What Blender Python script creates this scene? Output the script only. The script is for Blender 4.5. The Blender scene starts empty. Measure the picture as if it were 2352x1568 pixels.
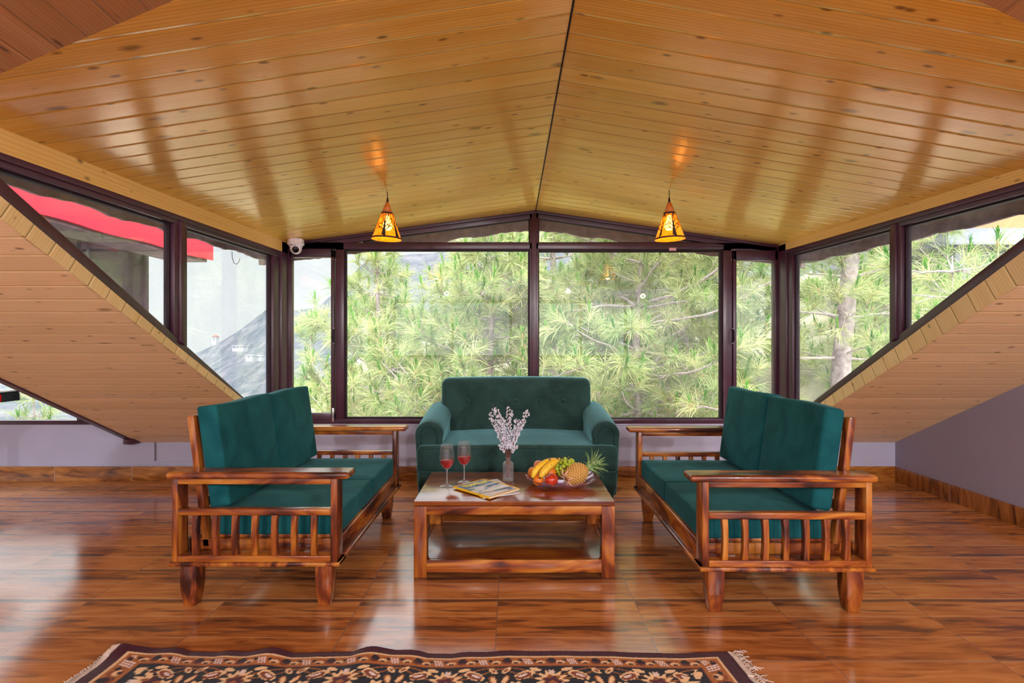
import bpy, bmesh, math, random
import numpy as np
from mathutils import Vector, Matrix
C = bpy.context.scene
COL = C.collection
PI = math.pi
rnd = random.Random(7)

# ------------------------------------------------------------------ camera
F = 1190.0                       # focal length in pixels of the 2352 px wide frame
cam_d = bpy.data.cameras.new('camera'); cam = bpy.data.objects.new('camera', cam_d); COL.objects.link(cam)
cam_d.sensor_width = 36.0; cam_d.lens = F / 2352 * 36.0; cam_d.clip_end = 2000; cam_d.clip_start = 0.02
cam.location = (0, 0, 1.12); cam.rotation_euler = (PI / 2, 0, 0)
C.camera = cam

# ------------------------------------------------------------------ world, sun, exposure
SKY = 1.0
w = bpy.data.worlds.new('overcast_sky'); C.world = w; w.use_nodes = True
nt = w.node_tree; nt.nodes.clear()
wo = nt.nodes.new('ShaderNodeOutputWorld'); bg = nt.nodes.new('ShaderNodeBackground')
tc = nt.nodes.new('ShaderNodeTexCoord'); sp = nt.nodes.new('ShaderNodeSeparateXYZ')
nt.links.new(tc.outputs['Generated'], sp.inputs[0])
# overcast: brighter cloud cover on the side behind the house (south), soft white ahead
mr = nt.nodes.new('ShaderNodeMapRange'); mr.inputs[1].default_value = 0.35; mr.inputs[2].default_value = -0.5
mr.inputs[3].default_value = 1.0; mr.inputs[4].default_value = 1.9
nt.links.new(sp.outputs[1], mr.inputs[0])
wn = nt.nodes.new('ShaderNodeTexNoise'); wn.inputs['Scale'].default_value = 1.6; wn.inputs['Detail'].default_value = 3
nt.links.new(tc.outputs['Generated'], wn.inputs['Vector'])
mr2 = nt.nodes.new('ShaderNodeMapRange'); mr2.inputs[3].default_value = 0.96; mr2.inputs[4].default_value = 1.04
nt.links.new(wn.outputs[0], mr2.inputs[0])
mz = nt.nodes.new('ShaderNodeMapRange'); mz.inputs[1].default_value = 0.18; mz.inputs[2].default_value = 0.85
mz.inputs[3].default_value = 1.0; mz.inputs[4].default_value = 6.5
nt.links.new(sp.outputs[2], mz.inputs[0])
mzz = nt.nodes.new('ShaderNodeMath'); mzz.operation = 'MULTIPLY'
nt.links.new(mz.outputs[0], mzz.inputs[0]); nt.links.new(mr2.outputs[0], mzz.inputs[1])
mm = nt.nodes.new('ShaderNodeMath'); mm.operation = 'MULTIPLY'
nt.links.new(mr.outputs[0], mm.inputs[0]); nt.links.new(mzz.outputs[0], mm.inputs[1])
bg.inputs[0].default_value = (0.94, 0.97, 1.0, 1)
nt.links.new(mm.outputs[0], bg.inputs[1]); nt.links.new(bg.outputs[0], wo.inputs[0])
sun_d = bpy.data.lights.new('sun', 'SUN'); sun = bpy.data.objects.new('sun', sun_d); COL.objects.link(sun)
sun_d.energy = 2.6; sun_d.angle = math.radians(25); sun_d.color = (1, 0.96, 0.88)
sun.rotation_euler = (math.radians(38), math.radians(8), 0)
C.view_settings.view_transform = 'Standard'; C.view_settings.look = 'None'
C.view_settings.gamma = 1; C.view_settings.use_curve_mapping = False
C.view_settings.exposure = 0.12

def area_light(name, loc, rot, sx, sy, energy, color=(1, 1, 1), portal=False):
    d = bpy.data.lights.new(name, 'AREA'); o = bpy.data.objects.new(name, d); COL.objects.link(o)
    d.shape = 'RECTANGLE'; d.size = sx; d.size_y = sy; d.energy = energy; d.color = color
    o.location = loc; o.rotation_euler = rot
    if portal: d.cycles.is_portal = True
    return o
area_light('sky_portal', (0.18, 4.30, 1.3), (-PI / 2, 0, 0), 3.9, 1.7, 1, portal=True)
area_light('sky_portal', (-1.95, 3.0, 1.35), (0, -PI / 2, 0), 1.3, 2.2, 1, portal=True)
area_light('sky_portal', (2.29, 3.0, 1.35), (0, PI / 2, 0), 1.3, 2.2, 1, portal=True)
area_light('sky_portal', (-5.0, 4.28, 1.2), (-PI / 2, 0, 0), 3.6, 1.5, 1, portal=True)
area_light('sky_portal', (-1.5, -3.35, 1.35), (PI / 2, 0, 0), 8.0, 1.6, 1, portal=True)

# ------------------------------------------------------------------ helpers
def tag(o, label=None, cat=None, group=None, kind=None):
    if label: o['label'] = label
    if cat: o['category'] = cat
    if group: o['group'] = group
    if kind: o['kind'] = kind
    return o
def empty(name, loc=(0, 0, 0), rz=0.0, parent=None):
    o = bpy.data.objects.new(name, None); COL.objects.link(o); o.location = loc; o.rotation_euler = (0, 0, rz)
    o.empty_display_size = 0.05
    if parent: o.parent = parent
    return o
def link_mesh(name, me, mat, parent=None, smooth=False, loc=None):
    o = bpy.data.objects.new(name, me); COL.objects.link(o)
    if mat is not None and not me.materials:
        for m in (mat if isinstance(mat, (list, tuple)) else [mat]): me.materials.append(m)
    if smooth: me.polygons.foreach_set('use_smooth', [True] * len(me.polygons))
    if parent: o.parent = parent
    if loc: o.location = loc
    return o
def np_mesh(name, V, Fc):
    """V (n,3), Fc (m,4) or (m,3) numpy"""
    V = np.asarray(V, dtype=np.float32); Fc = np.asarray(Fc, dtype=np.int32)
    me = bpy.data.meshes.new(name); k = Fc.shape[1]
    me.vertices.add(len(V)); me.vertices.foreach_set('co', V.ravel())
    me.loops.add(Fc.size); me.loops.foreach_set('vertex_index', Fc.ravel())
    me.polygons.add(len(Fc)); me.polygons.foreach_set('loop_start', np.arange(0, Fc.size, k, dtype=np.int32))
    me.polygons.foreach_set('loop_total', np.full(len(Fc), k, dtype=np.int32))
    me.update(calc_edges=True); me.validate()
    return me
class MB:
    def __init__(s): s.v = []; s.f = []
    def add(s, v, f):
        n = len(s.v); s.v += [tuple(p) for p in v]; s.f += [tuple(i + n for i in q) for q in f]; return s
    def box(s, x0, y0, z0, x1, y1, z1):
        v = [(x, y, z) for x in (x0, x1) for y in (y0, y1) for z in (z0, z1)]
        return s.add(v, [(0, 1, 3, 2), (4, 6, 7, 5), (0, 4, 5, 1), (2, 3, 7, 6), (0, 2, 6, 4), (1, 5, 7, 3)])
    def prism(s, pts, d):
        """pts: planar 3D outline, d: extrusion vector"""
        n = len(pts); d = Vector(d); v = [Vector(p) for p in pts] + [Vector(p) + d for p in pts]
        f = [tuple(range(n))[::-1], tuple(range(n, 2 * n))] + [(i, (i + 1) % n, n + (i + 1) % n, n + i) for i in range(n)]
        return s.add(v, f)
    def tube(s, pts, rad, n=8, cap=True):
        pts = [Vector(p) for p in pts]; rad = rad if isinstance(rad, (list, tuple)) else [rad] * len(pts)
        base = len(s.v); up = None
        for i, p in enumerate(pts):
            t = (pts[min(i + 1, len(pts) - 1)] - pts[max(i - 1, 0)]).normalized()
            if up is None: up = t.orthogonal().normalized()
            up = (up - t * up.dot(t)).normalized(); b = t.cross(up)
            for k in range(n):
                a = 2 * PI * k / n; s.v.append(tuple(p + (up * math.cos(a) + b * math.sin(a)) * rad[i]))
        for i in range(len(pts) - 1):
            for k in range(n):
                a = base + i * n + k; b2 = base + i * n + (k + 1) % n; s.f.append((a, b2, b2 + n, a + n))
        if cap:
            s.f.append(tuple(base + k for k in range(n))[::-1]); e = base + (len(pts) - 1) * n; s.f.append(tuple(e + k for k in range(n)))
        return s
    def lathe(s, prof, c=(0, 0, 0), n=32, wave=None):
        """prof: list of (r,z); wave(angle,r,z)->(r,z)"""
        base = len(s.v)
        for r, z in prof:
            for k in range(n):
                a = 2 * PI * k / n; rr, zz = (r, z) if wave is None else wave(a, r, z)
                s.v.append((c[0] + rr * math.cos(a), c[1] + rr * math.sin(a), c[2] + zz))
        for i in range(len(prof) - 1):
            for k in range(n):
                a = base + i * n + k; b = base + i * n + (k + 1) % n; s.f.append((a, b, b + n, a + n))
        return s
    def mesh(s, name, bevel=0, seg=2):
        me = bpy.data.meshes.new(name); me.from_pydata(s.v, [], s.f); me.update()
        bm = bmesh.new(); bm.from_mesh(me)
        bmesh.ops.recalc_face_normals(bm, faces=bm.faces)
        if bevel: bmesh.ops.bevel(bm, geom=bm.edges[:] , offset=bevel, segments=seg, affect='EDGES', profile=0.5, clamp_overlap=True)
        bm.to_mesh(me); bm.free(); return me
    def build(s, name, mat, parent=None, bevel=0, seg=2, smooth=False, loc=None, auto=None):
        me = s.mesh(name, bevel, seg); o = link_mesh(name, me, mat, parent, smooth or bool(bevel), loc)
        if bevel or auto:
            me.polygons.foreach_set('use_smooth', [True] * len(me.polygons))
            try: me.set_sharp_from_angle(angle=math.radians(auto or 50))
            except Exception: pass
        return o
def boxo(name, x0, y0, z0, x1, y1, z1, mat, parent=None, bevel=0.002, seg=2):
    return MB().box(min(x0, x1), min(y0, y1), min(z0, z1), max(x0, x1), max(y0, y1), max(z0, z1)).build(name, mat, parent, bevel, seg)
def rbox_mesh(name, c, h, r, n=(6, 6, 6), seg=5, deform=None):
    """rounded box: centre c, half sizes h, edge radius r, grid n per axis; deform(p)->p in local coords"""
    def ax(hh, m):
        e = [-hh + r * (1 - math.cos(PI / 2 * i / seg)) if False else -hh + r * i / seg for i in range(seg)]
        inn = list(np.linspace(-hh + r, hh - r, m + 1)); return e + inn + [-q for q in e[::-1]]
    A = [ax(h[0], n[0]), ax(h[1], n[1]), ax(h[2], n[2])]
    idx = {}; V = []; Fq = []
    def vert(p):
        key = tuple(round(q, 6) for q in p)
        if key in idx: return idx[key]
        q = [max(-(h[i] - r), min(h[i] - r, p[i])) for i in range(3)]
        d = Vector([p[i] - q[i] for i in range(3)])
        if d.length > 1e-9:
            # spread the samples evenly over the rounding
            d = Vector([math.copysign(math.sin(min(1, abs(t) / r) * PI / 4) if False else abs(t), t) for t in d])
            d = d.normalized() * r
        pp = Vector(q) + d
        if deform: pp = Vector(deform(pp))
        idx[key] = len(V); V.append((pp[0] + c[0], pp[1] + c[1], pp[2] + c[2])); return idx[key]
    for a in range(3):
        b, d = (a + 1) % 3, (a + 2) % 3
        for sgn in (-1, 1):
            for i in range(len(A[b]) - 1):
                for j in range(len(A[d]) - 1):
                    q = []
                    for (u, v) in ((i, j), (i + 1, j), (i + 1, j + 1), (i, j + 1)):
                        p = [0, 0, 0]; p[a] = sgn * h[a]; p[b] = A[b][u]; p[d] = A[d][v]; q.append(vert(p))
                    if sgn < 0: q = q[::-1]
                    if len(set(q)) > 2: Fq.append(tuple(dict.fromkeys(q)))
    me = bpy.data.meshes.new(name); me.from_pydata(V, [], Fq); me.update(); return me
def rbox(name, c, h, r, mat, parent=None, n=(6, 6, 6), seg=5, deform=None):
    return link_mesh(name, rbox_mesh(name, c, h, r, n, seg, deform), mat, parent, True)
def uvpoly(name, pts, uvs, mat, parent=None, thick=0.0, faces=None):
    me = bpy.data.meshes.new(name); me.from_pydata([tuple(p) for p in pts], [], faces or [tuple(range(len(pts)))]); me.update()
    uv = me.uv_layers.new(name='UVMap')
    for l in me.loops: uv.data[l.index].uv = uvs[l.vertex_index]
    o = link_mesh(name, me, mat, parent)
    if thick:
        m = o.modifiers.new('thickness', 'SOLIDIFY'); m.thickness = abs(thick); m.offset = -1 if thick > 0 else 1
    return o
def struct(o): o['kind'] = 'structure'; return o

# ------------------------------------------------------------------ materials
def newmat(name):
    m = bpy.data.materials.new(name); m.use_nodes = True; n = m.node_tree; n.nodes.clear()
    out = n.nodes.new('ShaderNodeOutputMaterial'); b = n.nodes.new('ShaderNodeBsdfPrincipled'); n.links.new(b.outputs[0], out.inputs[0])
    return m, n, b, out
class G:
    """tiny node-graph builder"""
    def __init__(s, nt): s.t = nt; s.n = nt.nodes; s.l = nt.links
    def node(s, typ, ins=None, **kw):
        x = s.n.new(typ)
        for k, v in kw.items(): setattr(x, k, v)
        for k, v in (ins or {}).items(): s.put(x.inputs[k], v)
        return x
    def put(s, sock, v):
        if isinstance(v, bpy.types.NodeSocket): s.l.new(v, sock)
        else: sock.default_value = v
    def m(s, op, a, b=0.0, c=None):
        x = s.node('ShaderNodeMath', operation=op); s.put(x.inputs[0], a); s.put(x.inputs[1], b)
        if c is not None: s.put(x.inputs[2], c)
        return x.outputs[0]
    def mix(s, f, a, b, mode='MIX'):
        x = s.node('ShaderNodeMix', data_type='RGBA', blend_type=mode); s.put(x.inputs[0], f)
        for i, v in ((6, a), (7, b)):
            if isinstance(v, tuple) and len(v) == 3: v = (*v, 1)
            s.put(x.inputs[i], v)
        return x.outputs[2]
    def noise(s, vec, scale, detail=3, rough=0.5, dist=0.0):
        x = s.node('ShaderNodeTexNoise', {'Scale': scale, 'Detail': detail, 'Roughness': rough, 'Distortion': dist}); s.l.new(vec, x.inputs['Vector']); return x.outputs[0]
    def ramp(s, fac, stops, interp='LINEAR'):
        x = s.node('ShaderNodeValToRGB'); s.put(x.inputs[0], fac); r = x.color_ramp; r.interpolation = interp
        while len(r.elements) < len(stops): r.elements.new(0.5)
        for e, (p, c) in zip(r.elements, stops): e.position = p; e.color = (*c, 1) if len(c) == 3 else c
        return x.outputs[0]
    def vec(s, x=0.0, y=0.0, z=0.0):
        c = s.node('ShaderNodeCombineXYZ'); s.put(c.inputs[0], x); s.put(c.inputs[1], y); s.put(c.inputs[2], z); return c.outputs[0]
    def rng(s, v, a, b, c, d):
        x = s.node('ShaderNodeMapRange', {0: v, 1: a, 2: b, 3: c, 4: d}); return x.outputs[0]
    def bump(s, h, strength=0.3, dist=0.01, normal=None):
        x = s.node('ShaderNodeBump', {'Strength': strength, 'Distance': dist}); s.put(x.inputs['Height'], h)
        if normal is not None: s.l.new(normal, x.inputs['Normal'])
        return x.outputs[0]

def simple(name, col, rough=0.5, metal=0.0, noise=0.0, nscale=20, bump=0.0, bscale=60, spec=0.5, sheen=0.0):
    m, t, b, o = newmat(name); g = G(t)
    tcn = g.node('ShaderNodeTexCoord').outputs['Object']
    b.inputs['Roughness'].default_value = rough; b.inputs['Metallic'].default_value = metal; b.inputs['Specular IOR Level'].default_value = spec
    f = g.noise(tcn, nscale, 4); lo = tuple(c * (1 - noise) for c in col); hi = tuple(min(1, c * (1 + noise)) for c in col)
    t.links.new(g.ramp(f, [(0.3, lo), (0.7, hi)]), b.inputs['Base Color'])
    if bump:
        t.links.new(g.bump(g.noise(tcn, bscale, 3), bump, 0.004), b.inputs['Normal'])
    if sheen: b.inputs['Sheen Weight'].default_value = sheen
    return m

def pine_boards(name, pitch, base, light, dark, rough=0.28, coat=0.0, seed=0.0, groove=0.02, groove_col=None, spec=0.5, stint=(1, 1, 1)):
    """varnished pine T&G boards; UV: u along the board (m), v across (m)"""
    m, t, b, o = newmat(name); g = G(t)
    uv = g.node('ShaderNodeUVMap').outputs[0]; s = g.node('ShaderNodeSeparateXYZ'); t.links.new(uv, s.inputs[0]); u, v = s.outputs[0], s.outputs[1]
    vp = g.m('DIVIDE', v, pitch); idn = g.m('FLOOR', vp); fr = g.m('FRACT', vp)
    wn = g.node('ShaderNodeTexWhiteNoise', noise_dimensions='1D'); t.links.new(g.m('ADD', idn, seed), wn.inputs['W'])
    r1 = wn.outputs['Value']; off = g.m('MULTIPLY', r1, 37.0)
    vec = g.vec(g.m('ADD', g.m('MULTIPLY', u, 0.7), off), g.m('MULTIPLY', v, 9.0), off)
    big = g.noise(vec, 2.2, 4, 0.55, 0.6)
    ring = g.node('ShaderNodeTexWave', {'Scale': 1.6, 'Distortion': 5.0, 'Detail': 2.0, 'Detail Scale': 0.7}, wave_type='BANDS', bands_direction='Y')
    t.links.new(g.vec(g.m('ADD', g.m('MULTIPLY', u, 0.55), off), g.m('MULTIPLY', v, 14.0), 0.0), ring.inputs['Vector'])
    fine = g.noise(g.vec(g.m('MULTIPLY', u, 3.0), g.m('MULTIPLY', v, 160.0), off), 1.0, 2)
    col = g.mix(g.rng(big, 0.3, 0.72, 0, 1), base, light)
    col = g.mix(g.m('MULTIPLY', g.m('POWER', ring.outputs['Fac'], 4.0), 0.35), col, dark)
    col = g.mix(g.m('MULTIPLY', g.rng(fine, 0.45, 0.8, 0, 1), 0.25), col, dark)
    col = g.mix(0.35, col, g.ramp(r1, [(0, (0.62, 0.60, 0.55)), (0.5, (0.85, 0.82, 0.8)), (1, (1, 1, 1))]), 'MULTIPLY')
    # knots
    def knots(su, sv, rad, amt, sd):
        vo = g.node('ShaderNodeTexVoronoi', {'Scale': 1.0, 'Randomness': 1.0})
        nz = g.noise(g.vec(u, v, sd), 14, 1)
        t.links.new(g.vec(g.m('ADD', g.m('MULTIPLY', u, su), off), g.m('ADD', g.m('MULTIPLY', v, sv), g.m('MULTIPLY', nz, 0.12)), sd), vo.inputs['Vector'])
        return g.m('MULTIPLY', g.rng(vo.outputs['Distance'], rad, rad * 0.45, 0, 1), amt)
    k1 = knots(2.6, 6.5, 0.12, 0.75, 3.3); k2 = knots(6.5, 15.0, 0.15, 0.85, 9.1)
    kn = g.m('MAXIMUM', k1, k2)
    col = g.mix(kn, col, tuple(c * 0.35 for c in dark))
    ga = g.m('LESS_THAN', fr, groove)
    gc = groove_col or tuple(c * 0.45 for c in dark)
    col = g.mix(g.m('MULTIPLY', ga, 0.8), col, gc)
    t.links.new(col, b.inputs['Base Color'])
    # tongue-and-groove profile
    edge = g.m('MINIMUM', fr, g.m('SUBTRACT', 1.0, fr)); hgt = g.m('SMOOTH_MIN', g.m('MULTIPLY', edge, 14.0), 1.0, 0.3)
    wav = g.noise(g.vec(g.m('MULTIPLY', u, 1.2), g.m('MULTIPLY', v, 12.0), off), 1.0, 2)
    nb = g.bump(g.m('ADD', hgt, g.m('MULTIPLY', wav, 0.25)), 0.45, 0.004)
    t.links.new(nb, b.inputs['Normal'])
    b.inputs['Roughness'].default_value = rough; b.inputs['Specular IOR Level'].default_value = spec; b.inputs['Specular Tint'].default_value = (*stint, 1)
    b.inputs['Coat Weight'].default_value = coat; b.inputs['Coat Roughness'].default_value = 0.12
    return m

def sheesham(name, axis, seed=0.0, rough=0.25, tone=1.0, contrast=1.0):
    """polished rosewood with orange sapwood and dark streaks, grain along axis 0/1/2"""
    m, t, b, o = newmat(name); g = G(t)
    s = g.node('ShaderNodeSeparateXYZ'); t.links.new(g.node('ShaderNodeTexCoord').outputs['Object'], s.inputs[0])
    rn = g.node('ShaderNodeObjectInfo').outputs['Random']; off = g.m('MULTIPLY', rn, 40.0)
    sc = [4.2, 4.2, 4.2]; sc[axis] = 1.1
    v = g.vec(*[g.m('ADD', g.m('MULTIPLY', s.outputs[i], sc[i]), off) for i in range(3)])
    big = g.noise(v, 1.7, 3, 0.5, 1.8)
    sc2 = [60.0, 60.0, 60.0]; sc2[axis] = 2.5
    v2 = g.vec(*[g.m('ADD', g.m('MULTIPLY', s.outputs[i], sc2[i]), off) for i in range(3)])
    fine = g.noise(v2, 1.0, 3, 0.6)
    k = g.m('ADD', g.m('ADD', g.m('MULTIPLY', g.m('SUBTRACT', big, 0.5), 0.9 * contrast), 0.445), g.m('MULTIPLY', g.m('SUBTRACT', fine, 0.5), 0.16))
    T = lambda c: tuple(q * tone for q in c)
    col = g.ramp(k, [(0.30, T((0.05, 0.012, 0.008))), (0.39, T((0.17, 0.035, 0.012))), (0.46, T((0.33, 0.085, 0.014))), (0.54, T((0.47, 0.16, 0.020))), (0.66, T((0.62, 0.28, 0.055)))])
    col = g.mix(g.m('MULTIPLY', rn, 0.45), col, g.mix(0.8, col, (0.55, 0.36, 0.3), 'MULTIPLY'))
    t.links.new(col, b.inputs['Base Color'])
    b.inputs['Roughness'].default_value = rough; b.inputs['Coat Weight'].default_value = 0.3; b.inputs['Coat Roughness'].default_value = 0.1
    t.links.new(g.bump(fine, 0.06, 0.002), b.inputs['Normal'])
    return m
M = {}
WX, WY, WZ = sheesham('sheesham_grain_x', 0), sheesham('sheesham_grain_y', 1), sheesham('sheesham_grain_z', 2)

def floor_tiles():
    m, t, b, o = newmat('wood_look_tiles'); g = G(t)
    s = g.node('ShaderNodeSeparateXYZ'); t.links.new(g.node('ShaderNodeTexCoord').outputs['Object'], s.inputs[0])
    P = 0.588
    xx = g.m('DIVIDE', g.m('ADD', s.outputs[0], 0.061), P); yy = g.m('DIVIDE', g.m('SUBTRACT', s.outputs[1], 1.816), P)
    ix, iy = g.m('FLOOR', xx), g.m('FLOOR', yy); fx, fy = g.m('FRACT', xx), g.m('FRACT', yy)
    # the same printed design repeats on every tile, four printed planks across each
    pl = g.m('MULTIPLY', fy, 4.0); ip = g.m('FLOOR', pl); fp = g.m('FRACT', pl)
    wn = g.node('ShaderNodeTexWhiteNoise', noise_dimensions='2D'); t.links.new(g.vec(ip, g.m('MODULO', g.m('ABSOLUTE', iy), 2.0), 0), wn.inputs['Vector'])
    off = g.m('MULTIPLY', wn.outputs['Value'], 23.0)
    wt = g.node('ShaderNodeTexWhiteNoise', noise_dimensions='2D'); t.links.new(g.vec(ix, iy, 0), wt.inputs['Vector'])
    off2 = g.m('ADD', off, g.m('MULTIPLY', g.m('FLOOR', g.m('MULTIPLY', wt.outputs['Value'], 3.0)), 5.7))
    vec = g.vec(g.m('ADD', g.m('MULTIPLY', fx, 0.6), off2), g.m('ADD', g.m('MULTIPLY', fp, 1.0), off2), 0.0)
    big = g.noise(vec, 2.2, 4, 0.55, 1.6)
    fine = g.noise(g.vec(g.m('ADD', g.m('MULTIPLY', fx, 1.6), off2), g.m('MULTIPLY', fp, 9.0), off2), 1.0, 4, 0.5, 1.5)
    k = g.m('ADD', g.m('MULTIPLY', big, 0.9), g.m('ADD', g.m('MULTIPLY', g.m('SUBTRACT', fine, 0.5), 0.13), g.m('MULTIPLY', g.m('SUBTRACT', g.m('FRACT', g.m('MULTIPLY', wn.outputs['Value'], 7.3)), 0.55), 0.22)))
    col = g.ramp(k, [(0.2, (0.15, 0.05, 0.022)), (0.33, (0.31, 0.10, 0.028)), (0.45, (0.46, 0.165, 0.042)), (0.58, (0.54, 0.215, 0.06)), (0.72, (0.63, 0.30, 0.10))])
    # dark heart streak on one of the planks, pale sapwood line between planks
    st = g.noise(g.vec(g.m('ADD', g.m('MULTIPLY', fx, 0.8), off), g.m('MULTIPLY', fp, 1.7), 5.0), 1.5, 2)
    col = g.mix(g.m('MULTIPLY', g.rng(st, 0.56, 0.63, 0, 1), 0.8), col, (0.085, 0.038, 0.026))
    edge = g.m('MINIMUM', fp, g.m('SUBTRACT', 1.0, fp))
    sap = g.noise(g.vec(g.m('ADD', g.m('MULTIPLY', fx, 1.5), off), ip, 2.0), 1.4, 1)
    sapw = g.m('MULTIPLY', g.m('LESS_THAN', g.m('ADD', edge, g.m('MULTIPLY', sap, -0.16)), -0.055), 0.6)
    col = g.mix(sapw, col, (0.62, 0.33, 0.16))
    lx = g.m('MINIMUM', fx, g.m('SUBTRACT', 1.0, fx)); ly = g.m('MINIMUM', fy, g.m('SUBTRACT', 1.0, fy))
    gr = g.m('LESS_THAN', g.m('MINIMUM', lx, ly), 0.0028)
    col = g.mix(gr, col, (0.22, 0.12, 0.09))
    t.links.new(col, b.inputs['Base Color'])
    pos = g.node('ShaderNodeTexCoord').outputs['Object']
    smear = g.noise(pos, 2.2, 5, 0.65, 0.4)
    t.links.new(g.rng(smear, 0.3, 0.75, 0.10, 0.24), b.inputs['Roughness'])
    b.inputs['Specular IOR Level'].default_value = 0.9
    h = g.m('SUBTRACT', 1.0, gr); t.links.new(g.bump(g.m('ADD', h, g.m('MULTIPLY', g.noise(pos, 3.0, 2), 0.4)), 0.15, 0.003), b.inputs['Normal'])
    return m
def skirting_tiles(name, axis):
    m, t, b, o = newmat(name); g = G(t)
    s = g.node('ShaderNodeSeparateXYZ'); t.links.new(g.node('ShaderNodeTexCoord').outputs['Object'], s.inputs[0])
    P = 0.62; a = s.outputs[axis]; q = g.m('DIVIDE', g.m('ADD', a, 3.67 if axis == 0 else 0.09), P); i, f = g.m('FLOOR', q), g.m('FRACT', q)
    wn = g.node('ShaderNodeTexWhiteNoise', noise_dimensions='1D'); t.links.new(i, wn.inputs['W']); off = g.m('MULTIPLY', wn.outputs['Value'], 19.0)
    if axis == 0: vec = g.vec(g.m('ADD', g.m('MULTIPLY', f, 1.1), off), g.m('MULTIPLY', s.outputs[2], 9.0), off)
    else: vec = g.vec(g.m('ADD', g.m('MULTIPLY', f, 6.0), off), g.m('MULTIPLY', s.outputs[2], 1.4), off)
    big = g.noise(vec, 1.6, 5, 0.6, 1.5)
    col = g.ramp(big, [(0.3, (0.06, 0.018, 0.006)), (0.45, (0.25, 0.08, 0.014)), (0.6, (0.42, 0.16, 0.03)), (0.75, (0.52, 0.24, 0.07))])
    col = g.mix(g.m('LESS_THAN', f, 0.006), col, (0.4, 0.3, 0.25))
    t.links.new(col, b.inputs['Base Color']); b.inputs['Roughness'].default_value = 0.25
    return m
def thin_glass(name, tint=(0.96, 0.98, 0.98), dirt_glint=0.03):
    m = bpy.data.materials.new(name); m.use_nodes = True; t = m.node_tree; t.nodes.clear(); g = G(t)
    out = g.node('ShaderNodeOutputMaterial'); tr = g.node('ShaderNodeBsdfTransparent'); tr.inputs[0].default_value = (*tint, 1)
    gl = g.node('ShaderNodeBsdfGlossy'); gl.inputs['Roughness'].default_value = 0.0; gl.inputs[0].default_value = (1, 1, 1, 1)
    fr = g.node('ShaderNodeFresnel'); bf = g.node('ShaderNodeNewGeometry').outputs['Backfacing']
    t.links.new(g.rng(bf, 0, 1, 1.5, 1 / 1.5), fr.inputs[0])     # same reflectance on the way out of the pane
    mx = g.node('ShaderNodeMixShader'); t.links.new(fr.outputs[0], mx.inputs[0]); t.links.new(tr.outputs[0], mx.inputs[1]); t.links.new(gl.outputs[0], mx.inputs[2])
    if dirt_glint:  # milky film: dirt on panes, highlights put into the colour of table glass
        df = g.node('ShaderNodeBsdfDiffuse'); df.inputs[0].default_value = (0.8, 0.8, 0.82, 1)
        tl = g.node('ShaderNodeBsdfTranslucent'); tl.inputs[0].default_value = (0.8, 0.8, 0.82, 1)
        ad = g.node('ShaderNodeMixShader'); ad.inputs[0].default_value = 0.5; t.links.new(df.outputs[0], ad.inputs[1]); t.links.new(tl.outputs[0], ad.inputs[2])
        m2 = g.node('ShaderNodeMixShader'); pos = g.node('ShaderNodeTexCoord').outputs['Object']
        t.links.new(g.rng(g.noise(pos, 3.0, 4, 0.6), 0.4, 0.75, dirt_glint * 0.4, dirt_glint * 2), m2.inputs[0])
        t.links.new(mx.outputs[0], m2.inputs[1]); t.links.new(ad.outputs[0], m2.inputs[2]); t.links.new(m2.outputs[0], out.inputs[0])
    else: t.links.new(mx.outputs[0], out.inputs[0])
    return m
def velvet(name, col, hi, nscale=5.0, sheen=0.6):
    m, t, b, o = newmat(name); g = G(t); pos = g.node('ShaderNodeTexCoord').outputs['Object']
    f = g.noise(pos, nscale, 5, 0.6, 1.0); fib = g.noise(pos, 420, 2)
    f2 = g.m('ADD', f, g.m('MULTIPLY', g.m('SUBTRACT', fib, 0.5), 0.25))
    t.links.new(g.ramp(f2, [(0.35, col), (0.68, hi)]), b.inputs['Base Color'])
    b.inputs['Roughness'].default_value = 0.85; b.inputs['Sheen Weight'].default_value = sheen; b.inputs['Sheen Roughness'].default_value = 0.35
    b.inputs['Sheen Tint'].default_value = (0.35, 0.85, 0.95, 1); b.inputs['Specular IOR Level'].default_value = 0.15
    t.links.new(g.bump(fib, 0.15, 0.001), b.inputs['Normal'])
    return m
M['ceil'] = pine_boards('varnished_pine_ceiling', 0.1064, (0.84, 0.475, 0.070), (0.92, 0.61, 0.15), (0.56, 0.24, 0.03), rough=0.19, coat=0.0, spec=1.0, stint=(1.0, 0.62, 0.30))
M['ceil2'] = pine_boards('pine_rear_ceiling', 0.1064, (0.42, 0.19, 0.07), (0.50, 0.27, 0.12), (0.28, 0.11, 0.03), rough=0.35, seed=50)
M['slope'] = pine_boards('pine_slope_boards', 0.1063, (0.88, 0.61, 0.33), (0.92, 0.69, 0.42), (0.66, 0.38, 0.15), rough=0.45, seed=11, groove=0.06, groove_col=(1.0, 0.80, 0.34))
M['trim'] = pine_boards('pine_trim_boards', 0.1063, (0.84, 0.60, 0.26), (0.90, 0.69, 0.36), (0.62, 0.36, 0.12), rough=0.4, seed=23, groove=0.04)
M['beam'] = pine_boards('pine_beam', 3.0, (0.78, 0.46, 0.12), (0.84, 0.55, 0.18), (0.5, 0.24, 0.05), rough=0.35, seed=5, groove=0.0)
M['floor'] = floor_tiles()
M['skx'] = skirting_tiles('skirting_tile_back', 0); M['sky_'] = skirting_tiles('skirting_tile_side', 1)
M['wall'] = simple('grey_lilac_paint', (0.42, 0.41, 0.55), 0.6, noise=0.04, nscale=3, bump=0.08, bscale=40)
M['wall_dark'] = simple('grey_paint_side', (0.30, 0.275, 0.37), 0.65, noise=0.04, nscale=2, bump=0.08, bscale=30)
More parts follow.
